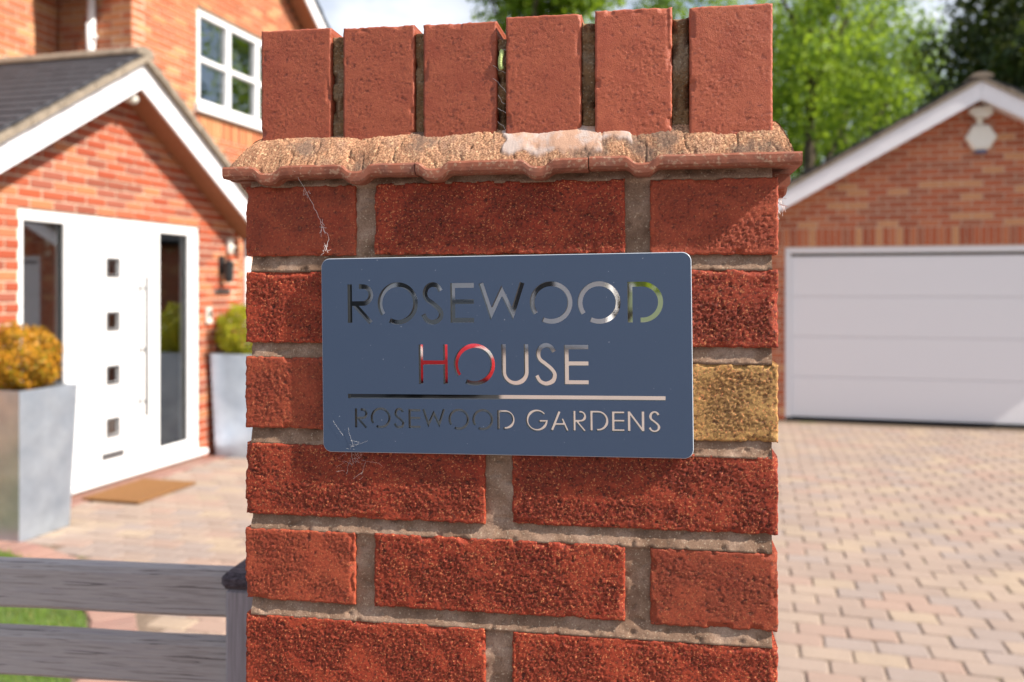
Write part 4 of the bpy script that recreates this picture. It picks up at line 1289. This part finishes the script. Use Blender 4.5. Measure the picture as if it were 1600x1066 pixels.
# mortar: weather struck front joints as a fine height field, plain core elsewhere
mb = MB(); mb.box(.008, .444, .010, .444, -.05, 1.705)
core = mb.build('mortar_core', M['mortar'], pillar)
def mortar_front():
    res = .0016
    za, zb2 = 1.235, 1.700
    nx, nz = int(.442 / res), int((zb2 - za) / res)
    a = np.linspace(.0045, .4475, nx + 1); z = np.linspace(za, zb2, nz + 1)
    A, Z = np.meshgrid(a, z)
    X, Y = A * 1000, Z * 1000
    rel = (Z - zt0) / .075
    fr = (rel - np.round(rel)) * 75          # mm from bed joint centre, + above
    t = np.clip((fr + 6.5) / 13, 0, 1)       # 0 at lower brick, 1 at upper brick
    bed = np.abs(fr) < 7.5
    depth = np.where(bed, 0.5 + 4.0 * t, 4.2 + 1.6 * fbm(X / 14, Y / 18, 91, 3))
    depth = depth + .9 * fbm(X / 9, Y / 7, 3, 4) + .35 * fbm(X / 2.2, Y / 2.2, 8, 2)
    depth = depth + 1.6 * sstep(.40, .60, pnoise(X / 9, Y / 6, 44))
    top = np.clip((Z - 1.690) / .004, 0, 1)
    depth = depth + 0.5 * top
    B = depth / 1000
    idx = np.arange((nx + 1) * (nz + 1)).reshape(nz + 1, nx + 1)
    q = np.stack([idx[:-1, :-1].ravel(), idx[:-1, 1:].ravel(), idx[1:, 1:].ravel(), idx[1:, :-1].ravel()], 1)
    me = bpy.data.meshes.new('mortar_joints')
    me.from_pydata(np.stack([A.ravel(), B.ravel(), Z.ravel()], 1).tolist(), [], q.tolist())
    me.polygons.foreach_set('use_smooth', [True] * len(me.polygons)); me.materials.append(M['mortar']); me.update()
    o = link('mortar_joints', me, pillar)
mortar_front()

# terracotta creasing tiles with downward nibs, on all four sides
def tile(a0, a1, dips, z, mat4, name='creasing_tile', depth=.10, seed=0, fine=True):
    n = 90 if fine else 30
    V, F = [], []
    prof = []
    for i in range(n + 1):
        a = a0 + (a1 - a0) * i / n
        dz = 0
        for dc in dips:
            t = (a - dc) / .0098
            dz -= .0060 * math.exp(-t ** 4 * .9)
        nz = float(fbm(np.array([a * 70]), np.array([seed * 1.7]), seed, 3)[0]) * .0007
        lo, hi = z + dz + nz, z + dz + .0103 + nz * .6
        nb = float(fbm(np.array([a * 55]), np.array([seed * 2.7]), seed + 4, 2)[0]) * .0007
        ring = [(.0 + nb, lo + .0022), (-.0002 + nb, (lo + hi) / 2), (nb, hi - .0018), (.0016 + nb, hi), (depth, hi), (depth, lo), (.0022 + nb, lo)]
        V += [(a, b, zz) for b, zz in ring]
    m_ = 7
    for i in range(n):
        for j in range(m_): F.append((i * m_ + j, (i + 1) * m_ + j, (i + 1) * m_ + (j + 1) % m_, i * m_ + (j + 1) % m_))
    F += [tuple(range(m_)), tuple(range(n * m_, (n + 1) * m_))]
    V = [tuple(mat4 @ Vector(v)) for v in V]
    mb = MB(); mb.add(V, F)
    o = mb.build(name, M['terracotta'], pillar)
    return o
Fm = Matrix.Translation((0, -.0145, 0))
tile(-.0145, .1575, (.026, .1055), 1.6950, Fm, seed=1)
tile(.1585, .3020, (.1735, .2610), 1.6955, Matrix.Translation((0, -.0155, 0)), seed=2)
tile(.3030, .4685, (.3455,), 1.6965, Matrix.Translation((0, -.0145, 0)), seed=3)
cx_ = Vector((.226, .226, 0))
for rot, nm in ((90, 'right'), (180, 'back'), (-90, 'left')):
    Mr = Matrix.Translation(cx_) @ Matrix.Rotation(R(rot), 4, 'Z') @ Matrix.Translation(-cx_)
    Mr = Mr @ Matrix.Translation((0, -.0150, 0))
    lo = .088 if rot in (90, -90) else -.013
    spans_ = ((.088, .205), (.2055, .330), (.3305, .452)) if rot != 180 else ((-.0145, .157), (.158, .302), (.303, .466))
    for i, (p, q) in enumerate(spans_):
        tile(p, q, ((p + .03), (p + .09)), 1.6940 - .0008 * (i % 2), Mr, seed=10 + i + rot, fine=(rot == 90), depth=.088)
    if rot == 90:        # second, broken layer of tile that shows under the right-hand creasing
        Mr2 = Matrix.Translation((-.004, 0, -.0112)) @ Mr
        for i, (p, q) in enumerate(((.012, .075), (.085, .150), (.160, .23), (.24, .31), (.32, .38), (.39, .445))):
            tile(p, q, ((p + .03),), 1.6935, Mr2, seed=30 + i, depth=.05)

# sandy mortar haunching between tiles and coping
def haunch():
    bx0, bx1, tx0, tx1 = -.0128, .4648, .0180, .4340
    V, F, BL = [], [], []
    def side(P, nx, ny, fine, seed, k0, k1):
        idx0 = len(V)
        for j in range(ny + 1):
            t = j / ny
            for i in range(nx + 1):
                s_ = i / nx
                # outer edge point and inner edge point (front side frame: a along, b towards back)
                ao = bx0 + (bx1 - bx0) * s_; ai = tx0 + (tx1 - tx0) * s_
                bo, bi = -.0128, .0180
                # convex bulge
                tt = t
                k = math.sin(tt * PI / 2)
                a = ao + (ai - ao) * tt ** 1.15
                b = bo + (bi - bo) * tt ** 1.15 
                z = 1.6985 + (1.7345 - 1.6985) * (.62 * math.sin(min(1, tt / (k0 + (k1 - k0) * s_)) * PI / 2) + .38 * min(1, tt / (k0 + (k1 - k0) * s_)))
                V.append([a, b, z, s_, tt])
        for j in range(ny):
            for i in range(nx):
                q = idx0 + j * (nx + 1) + i
                F.append((q, q + 1, q + nx + 2, q + nx + 1))
        arr = np.array(V[idx0:])
        X = arr[:, 0] * 1000 + seed * 50; Y = arr[:, 4] * 34
        d = 1.6 * fbm(X / 34, Y / 20, seed + 1, 4) + .35 * fbm(X / 5, Y / 5, seed + 2, 2) + .55 * fbm(X / 1.8, Y / 1.8, seed + 3, 2) - 1.6 * sstep(.66, .80, pnoise(X / 9, Y / 7, seed + 4))
        # cracks
        cr = np.abs(fbm(X / 30, Y / 30, seed + 8, 3)); d = d - 1.2 * (1 - sstep(.0, .035, cr))
        dips = np.zeros(len(arr))
        if fine:
            for dc in (.026, .1055, .1735, .2610, .3455):
                dips += .0055 * np.exp(-((arr[:, 0] - dc) / .0105) ** 4) * (1 - arr[:, 4]) ** 2
            rag = .0016 * fbm(X / 22, Y * 0, seed + 6, 4) * arr[:, 4]
            dips = dips - rag
        # the pale bloomed patch
        aa, t5 = arr[:, 0], arr[:, 4]
        bl = np.zeros(len(arr))
        if fine:
            n_ = .012 * fbm(X / 12, Y / 9, 55, 4)
            p1 = 1 - sstep(.0, .0016, np.maximum(np.abs(aa - .2705) - .040 + n_ * .6, (np.abs(t5 - .44) - .20) * .03 + n_ * .30))
            p2 = 1 - sstep(.0, .0016, np.maximum(np.abs(aa - .3250) - .0105 + n_ * .3, (np.abs(t5 - .50) - .12) * .03 + n_ * .3))
            bl = np.maximum(p1, p2)
            d = d * (1 - .75 * bl) + bl * .9
        out = []
        for (row, dd_, dp) in zip(arr, d, dips):
            a, b, z, s_, tt = row
            nb, nz = -math.cos(tt * PI / 2) * .8 - .2, math.sin(tt * PI / 2) * .8 + .3
            out.append(P @ Vector((a, b + nb * dd_ * .001, z + nz * dd_ * .001 - dp)))
        for i, p in enumerate(out): V[idx0 + i] = tuple(p)
        BL.extend(bl.tolist())
    I = Matrix.Identity(4)
    side(I, 520, 40, True, 3, .86, .56)
    for rot in (90, 180, -90):
        side(Matrix.Translation(cx_) @ Matrix.Rotation(R(rot), 4, 'Z') @ Matrix.Translation(-cx_), 150, 14, False, 20 + rot, .86 if rot == -90 else .56, .56 if rot == 90 else .86)
    me = bpy.data.meshes.new('mortar_haunching'); me.from_pydata(V, [], F)
    me.polygons.foreach_set('use_smooth', [True] * len(me.polygons))
    at = me.attributes.new('bloom', 'FLOAT', 'POINT'); at.data.foreach_set('value', BL)
    me.materials.append(M['fillet']); me.update()
    link('mortar_haunching', me, pillar)
haunch()
mb = MB(); mb.box(-.005, .457, -.005, .457, 1.7055, 1.7105); mb.box(.016, .436, .016, .436, 1.7106, 1.722); mb.build('mortar_bed', M['fillet'], pillar)

# brick on edge coping: six bricks wide, two deep
cop = [(.0105, .0755), (.0875, .1515), (.1600, .2235), (.2320, .2952), (.3067, .3690), (.3827, .4473)]
ctop = [1.8282, 1.8262, 1.8252, 1.8272, 1.8278, 1.8262]
cb = [.0085, .0060, .0040, .0012, -.0014, -.0036]
for i, ((a0, a1), zt_, b0) in enumerate(zip(cop, ctop, cb)):
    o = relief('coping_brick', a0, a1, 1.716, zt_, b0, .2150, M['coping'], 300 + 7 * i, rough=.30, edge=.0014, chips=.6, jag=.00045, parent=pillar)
    mb = MB(); mb.box(a0, a1, .232, .447, 1.716, zt_ - .001, .004); mb.build('coping_brick', M['coping'], pillar)
for i in range(5):      # dark old mortar between them, recessed
    a0, a1 = cop[i][1], cop[i + 1][0]
    w = a1 - a0
    o = relief('coping_joint', a0 + .0002, a1 - .0002, 1.715, min(ctop[i], ctop[i + 1]) - (.014 if i == 2 else .0055), [.0125, .0095, .0090, .0060, .0030][i], .43, M['joint_dark'], 500 + i * 9, rough=2.2, edge=.001, jag=.0002, chips=2.0, parent=pillar)
mb = MB(); mb.box(.0105, .4473, .2155, .2315, 1.716, 1.818); mb.build('coping_joint', M['joint_dark'], pillar)

# ------------------------------------------------------------------ name sign with cut out letters over a mirror
SG_B = -.0068
PHI = R(.70)
sc_ = Vector((.2293, 1.5447))        # sign centre on the face
SW, SH = .3115, .1655
sign_o = PIL_O + Matrix.Rotation(PIL_A, 3, 'Z') @ Vector((sc_.x, SG_B, 0))
sign = empty('house_name_sign', (sign_o.x, sign_o.y, sc_.y), PIL_A, label='blue grey name sign reading Rosewood House with mirrored cut out letters', cat='sign')
sign.rotation_euler = (0, -PHI, PIL_A)

def rrect(w, h, r, n=10):
    pts = []
    for (sx, sy, a0) in ((1, 1, 0), (-1, 1, 90), (-1, -1, 180), (1, -1, 270)):
        for i in range(n + 1):
            a = R(a0 + 90 * i / n)
            pts.append((sx * (w / 2 - r) + r * math.cos(a), sy * (h / 2 - r) + r * math.sin(a)))
    return pts
def arc(cx, cz, rx, rz, a0, a1, n=28):
    return [(cx + rx * math.cos(R(a0 + (a1 - a0) * i / n)), cz + rz * math.sin(R(a0 + (a1 - a0) * i / n))) for i in range(n + 1)]
def catmull(P, n=6):
    out = []
    for i in range(len(P) - 1):
        p0, p1, p2, p3 = P[max(i - 1, 0)], P[i], P[i + 1], P[min(i + 2, len(P) - 1)]
        for k in range(n):
            t = k / n
            out.append(tuple(.5 * (2 * p1[j] + (p2[j] - p0[j]) * t + (2 * p0[j] - 5 * p1[j] + 4 * p2[j] - p3[j]) * t * t + (3 * p1[j] - p0[j] - 3 * p2[j] + p3[j]) * t ** 3) for j in (0, 1)))
    out.append(P[-1]); return out
def outline(P, t):
    """polyline P thickened to width t with mitred joins"""
    P = [Vector(p) for p in P]; Lf, Rt = [], []
    for i, p in enumerate(P):
        d0 = (p - P[i - 1]).normalized() if i > 0 else (P[1] - p).normalized()
        d1 = (P[i + 1] - p).normalized() if i < len(P) - 1 else d0
        n0, n1 = Vector((-d0.y, d0.x)), Vector((-d1.y, d1.x))
        mt_ = (n0 + n1)
        mt_ = mt_.normalized() if mt_.length > 1e-6 else n0
        k = t / 2 / max(.25, mt_.dot(n0))
        Lf.append(p + mt_ * k); Rt.append(p - mt_ * k)
    return [tuple(p) for p in Lf] + [tuple(p) for p in reversed(Rt)]
Scurve = [(.95, .83), (.78, .955), (.52, 1.0), (.24, .93), (.12, .765), (.22, .62), (.5, .51), (.82, .37), (.97, .23), (.86, .07), (.52, .0), (.20, .06), (.02, .21)]
def glyph(ch, w, h, t):
    """list of layers, each a list of centre lines, in the box (0..w, 0..h)"""
    i = t / 2
    if ch == 'R':
        r = (h * .5) / 2; bx_ = w * .97 - r
        rr = r - i * .5
        bowl = [(w * .46, h - i)] + arc(bx_ , h - i - rr, min(rr, w * .5), rr, 90, -90, 18) + [(i * .8, h - i - 2 * rr)]
        return [[[(i, 0), (i, h)]], [bowl], [[(w * .24, h * .50), (w - i * .9, 0)]]]
    if ch == 'O': return [[arc(w / 2, h / 2, w / 2 - i, h / 2 - i, 243, 575, 54)]]
    if ch == 'S': return [[catmull([(i + (w - t) * p[0], i + (h - t) * p[1]) for p in Scurve])]]
    if ch == 'E': return [[[(i, 0), (i, h)]], [[(i * .5, h - i), (w, h - i)], [(i * .5, h * .53), (w, h * .53)], [(i * .5, i), (w, i)]]]
    if ch == 'W':
        q = 1.7 * t
        return [[[(i * 1.1, h), (w * .27, q), (w * .5, h - q), (w * .73, q), (w - i * 1.1, h)]]]
    if ch == 'D':
        r = h / 2 - i; c = w - i - r
        return [[[(i, 0), (i, h - i)] + arc(c, h / 2, r, r, 90, -90, 30) + [(w * .36, i)]]]
    if ch == 'H': return [[[(i, 0), (i, h)], [(w - i, 0), (w - i, h)]], [[(i * .5, h * .54), (w - i * .5, h * .54)]]]
    if ch == 'U':
        r = w / 2 - i
        return [[[(i, h), (i, r + i)] + arc(w / 2, r + i, r, r, 180, 360, 24)[1:-1] + [(w - i, r + i), (w - i, h)]]]
    if ch == 'G': return [[arc(w / 2, h / 2, w / 2 - i, h / 2 - i, 40, 352, 50) + [(w - i, h * .47), (w * .60, h * .47)]]]
    if ch == 'A': return [[[(i, 0), (w * .5, h - i * .5)], [(w * .64, h * .60), (w - i, 0)]], [[(w * .22, h * .33), (w * .80, h * .33)]]]
    if ch == 'N': return [[[(i, 0), (i, h)], [(w - i, 0), (w - i, h)]], [[(i * 1.2, h - i), (w - i * 1.2, i)]]]
rows_ = [('ROSEWOOD', 4.0, [(96.4, 118.7, 1570.8, 1603.6), (123.1, 158.2, 1569.5, 1605.3), (160.6, 180.8, 1569.7, 1605.3), (186.4, 206.5, 1571.5, 1604.6), (210.2, 249.5, 1572.3, 1604.7), (253.5, 288.7, 1571.0, 1605.9), (292.9, 327.8, 1571.2, 1605.9), (333.4, 361.8, 1572.6, 1605.6)]),
         ('HOUSE', 3.7, [(159.1, 184.0, 1519.8, 1553.0), (189.2, 224.3, 1519.2, 1554.1), (229.8, 252.4, 1519.8, 1553.9), (256.7, 276.2, 1519.8, 1555.2), (282.0, 301.8, 1521.3, 1553.9)]),
         ('ROSEWOODGARDENS', 2.0, [(102.9, 113.9, 1481.7, 1498.0), (116.8, 134.5, 1481.5, 1499.1), (136.9, 146.7, 1481.7, 1499.2), (150.1, 160.5, 1482.4, 1498.4), (162.0, 182.0, 1482.6, 1498.8), (184.7, 202.4, 1481.9, 1499.6), (205.1, 222.8, 1482.1, 1499.8), (226.2, 240.7, 1483.2, 1499.2),
           (250.2, 268.2, 1482.3, 1500.3), (270.4, 285.6, 1483.1, 1499.7), (289.2, 299.7, 1483.3, 1500.0), (303.1, 317.9, 1483.7, 1500.4), (320.8, 330.8, 1483.8, 1500.2), (333.6, 346.8, 1484.0, 1500.6), (349.8, 359.8, 1483.6, 1501.2)])]
layers = [MB(), MB(), MB()]
def cut_prism(lay, pts, ang=0):
    lay.prism([(p[0], p[1]) for p in pts], 'y', -.004, .004)
cphi, sphi = math.cos(-PHI), math.sin(-PHI)
for word, t, boxes in rows_:
    for ch, (a0, a1, z0, z1) in zip(word, boxes):
        w, h = (a1 - a0) / 1000, (z1 - z0) / 1000
        ca, cz = (a0 + a1) / 2000 - sc_.x, (z0 + z1) / 2000 - sc_.y
        lx, lz = ca * cphi - cz * sphi, ca * sphi + cz * cphi
        for li, lines in enumerate(glyph(ch, w, h, t / 1000)):
            for P in lines:
                cut_prism(layers[li], [(q[0] - w / 2 + lx, q[1] - h / 2 + lz) for q in outline(P, t / 1000)])
bc = ((96.9 + 363.6) / 2000 - sc_.x, 1509.9 / 1000 - sc_.y)
bl_ = (bc[0] * cphi - bc[1] * sphi, bc[0] * sphi + bc[1] * cphi)
cut_prism(layers[0], [(bl_[0] - .1335, bl_[1] - .0019), (bl_[0] + .1335, bl_[1] - .0019), (bl_[0] + .1335, bl_[1] + .0019), (bl_[0] - .1335, bl_[1] + .0019)])
# front panel
out_, inn_ = rrect(SW, SH, .0075), rrect(SW - .0010, SH - .0010, .0070)
n_ = len(out_)
vs = [(p[0], -.0005, p[1]) for p in inn_]
vs = [(p[0], 0.0, p[1]) for p in inn_] + [(p[0], .0005, p[1]) for p in out_] + [(p[0], .0030, p[1]) for p in out_]
fs = [tuple(range(n_)), tuple(range(2 * n_, 3 * n_))[::-1]] + [(i, (i + 1) % n_, n_ + (i + 1) % n_, n_ + i) for i in range(n_)] + [(n_ + i, n_ + (i + 1) % n_, 2 * n_ + (i + 1) % n_, 2 * n_ + i) for i in range(n_)]
mb = MB(); mb.add(vs, fs); panel = mb.build('front_panel', M['anthracite'], sign)
dg_cut = []
for i, lay in enumerate(layers):
    c = lay.build('letter_cutter', M['anthracite'])
    md = panel.modifiers.new('cut', 'BOOLEAN'); md.operation = 'DIFFERENCE'; md.solver = 'EXACT'; md.use_self = True; md.object = c
    c.parent = sign
    dg_cut.append(c)
bpy.context.view_layer.update()
dg = bpy.context.evaluated_depsgraph_get()
new = bpy.data.meshes.new_from_object(panel.evaluated_get(dg))
panel.modifiers.clear(); panel.data = new; new.name = 'front_panel'
new.materials.append(M['rim_highlight']); new.materials.append(M['cut_wall'])
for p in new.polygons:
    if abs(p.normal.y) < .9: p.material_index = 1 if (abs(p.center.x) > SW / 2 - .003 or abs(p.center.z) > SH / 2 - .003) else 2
for c in dg_cut: bpy.data.objects.remove(c)
mp = rrect(SW - .0012, SH - .0012, .0070)
mb = MB(); mb.prism(mp, 'y', .00306, .0060); mb.build('mirror_backing', M['mirror'], sign)
mb = MB()
for sx in (-.12, .12):
    for sz in (-.055, .055): mb.tube([(sx, .00605, sz), (sx, .0068, sz)], .006, 12)
mb.build('spacer', M['black'], sign)

# ------------------------------------------------------------------ grub, feather and webs
Rp = Matrix.Rotation(PIL_A, 3, 'Z')
def on_face(a, b, z): return PIL_O + Rp @ Vector((a, b, 0)) + Vector((0, 0, z))
pts = [(.2274, .0060, 1.8005), (.2281, .0045, 1.7975), (.2274, .0035, 1.794), (.2270, .0035, 1.790), (.2273, .0038, 1.7865), (.2286, .0045, 1.7842)]
grub = empty('caterpillar', on_face(*pts[3]), PIL_A, label='pale green caterpillar in the gap between the middle coping bricks', cat='caterpillar')
cm = catmull([(p[0], p[2]) for p in pts], 6); cb_ = catmull([(p[1], 0) for p in pts], 6)
P3 = [(c[0] - pts[3][0], d[0] - pts[3][1], c[1] - pts[3][2]) for c, d in zip(cm, cb_)]
rs = [.0023 * (1 - .14 * abs(math.sin(i * 1.05))) * (min(1, (i + 1) / 3, (len(P3) - i) / 3)) for i in range(len(P3))]
mb = MB(); mb.tube(P3, rs, 12); mb.build('body', M['grub'], grub, True)
mb = MB(); mb.tube([P3[0], (P3[0][0], P3[0][1] - .0005, P3[0][2] + .0012)], [.0014, .0006], 10); mb.build('head', M['grub'], grub, True)
ft = MB(); o3 = [(.3003, 1.7375), (.3048, 1.7400), (.3030, 1.7432), (.3012, 1.7465), (.2998, 1.7440)]
ft.prism([(p[0], p[1]) for p in o3], 'y', .0085, .0090)
fo = ft.build('feather', M['vane']); fo.location = PIL_O; fo.rotation_euler = (0, 0, PIL_A)
tag(fo, label='tiny pale feather scrap in the joint left of the fifth coping brick', cat='feather')

def web(name, label, strands, r=.00016):
    mb = MB()
    for P in strands:
        mb.tube([on_face(*p) for p in P], r * rb.uniform(.7, 1.4), 4, False)
    tag(mb.build(name, M['web']), label=label, cat='spider web')
q = random.Random(77)
def wob(p0, p1, n, amp, sag=.0):
    out = []
    for i in range(n + 1):
        t = i / n
        out.append((p0[0] + (p1[0] - p0[0]) * t + q.gauss(0, amp), p0[1] + (p1[1] - p0[1]) * t + q.gauss(0, amp * .2) - sag * math.sin(PI * t), p0[2] + (p1[2] - p0[2]) * t + q.gauss(0, amp)))
    return out
st = [wob((.052, -.0150, 1.700), (.058, -.004, 1.683), 5, .0002), wob((.058, -.004, 1.683), (.069, -.0025, 1.661), 8, .0003), wob((.069, -.0025, 1.661), (.078, -.0025, 1.642), 8, .0004),
      wob((.078, -.0025, 1.642), (.075, -.0035, 1.632), 5, .0004), wob((.070, -.0025, 1.658), (.075, -.0025, 1.647), 6, .0008), wob((.0755, -.0035, 1.637), (.0735, -.0075, 1.6285), 5, .0006)]
for _ in range(4):
    st.append(wob((.056 + q.gauss(0, .002), -.003, 1.686 + q.gauss(0, .002)), (.059 + q.gauss(0, .002), -.003, 1.681 + q.gauss(0, .002)), 3, .0006))
    st.append(wob((.076 + q.gauss(0, .0015), -.003, 1.638 + q.gauss(0, .003)), (.077 + q.gauss(0, .002), -.003, 1.634 + q.gauss(0, .003)), 3, .0006))
    st.append(wob((.072 + q.gauss(0, .0015), -.003, 1.654 + q.gauss(0, .003)), (.073 + q.gauss(0, .002), -.003, 1.650 + q.gauss(0, .003)), 3, .0006))
web('cobweb_strand', 'single dusty cobweb strand on the top left brick above the sign', st, .00009)
st = []
hub = (.1005, -.0074, 1.4655)
for _ in range(13):
    a = q.uniform(0, 2 * PI); Lr = abs(q.gauss(0, .006)) + .001
    e_ = (hub[0] + math.cos(a) * Lr, -.0074 if math.sin(a) > -.1 else -.003, hub[2] + math.sin(a) * Lr)
    st.append(wob((hub[0] + q.gauss(0, .003), hub[1], hub[2] + q.gauss(0, .002)), e_, 4, .0004))
for _ in range(26):
    x = q.gauss(.1, .009); z = 1.4620 - abs(q.gauss(0, .010))
    st.append(wob((x, -.0035, z), (x + q.gauss(0, .007), -.0030, z - abs(q.gauss(0, .006))), 4, .0005))
st.append(wob((.083, -.0076, 1.487), (.092, -.0076, 1.475), 5, .0003)); st.append(wob((.097, -.0076, 1.481), (.101, -.0076, 1.467), 5, .0003))
web('cobweb', 'white cobweb across the lower left corner of the name sign', st, .00004)
st = [wob((.222 + q.uniform(-.001, .004), .004, 1.80 - .012 * i), (.232 + q.uniform(-.002, .002), .004, 1.795 - .013 * i + q.gauss(0, .006)), 4, .0006) for i in range(6)]
web('cobweb_wisp', 'faint cobweb threads in the gap holding the caterpillar', st, .00010)
st = [wob((.456 + q.gauss(0, .002), .02 + q.uniform(0, .1), 1.688 - q.random() * .01), (.462, .03 + q.uniform(0, .1), 1.676 - q.random() * .02), 5, .0012) for _ in range(14)]
web('cobweb_tuft', 'cobweb tuft under the right hand creasing tiles', st, .00022)
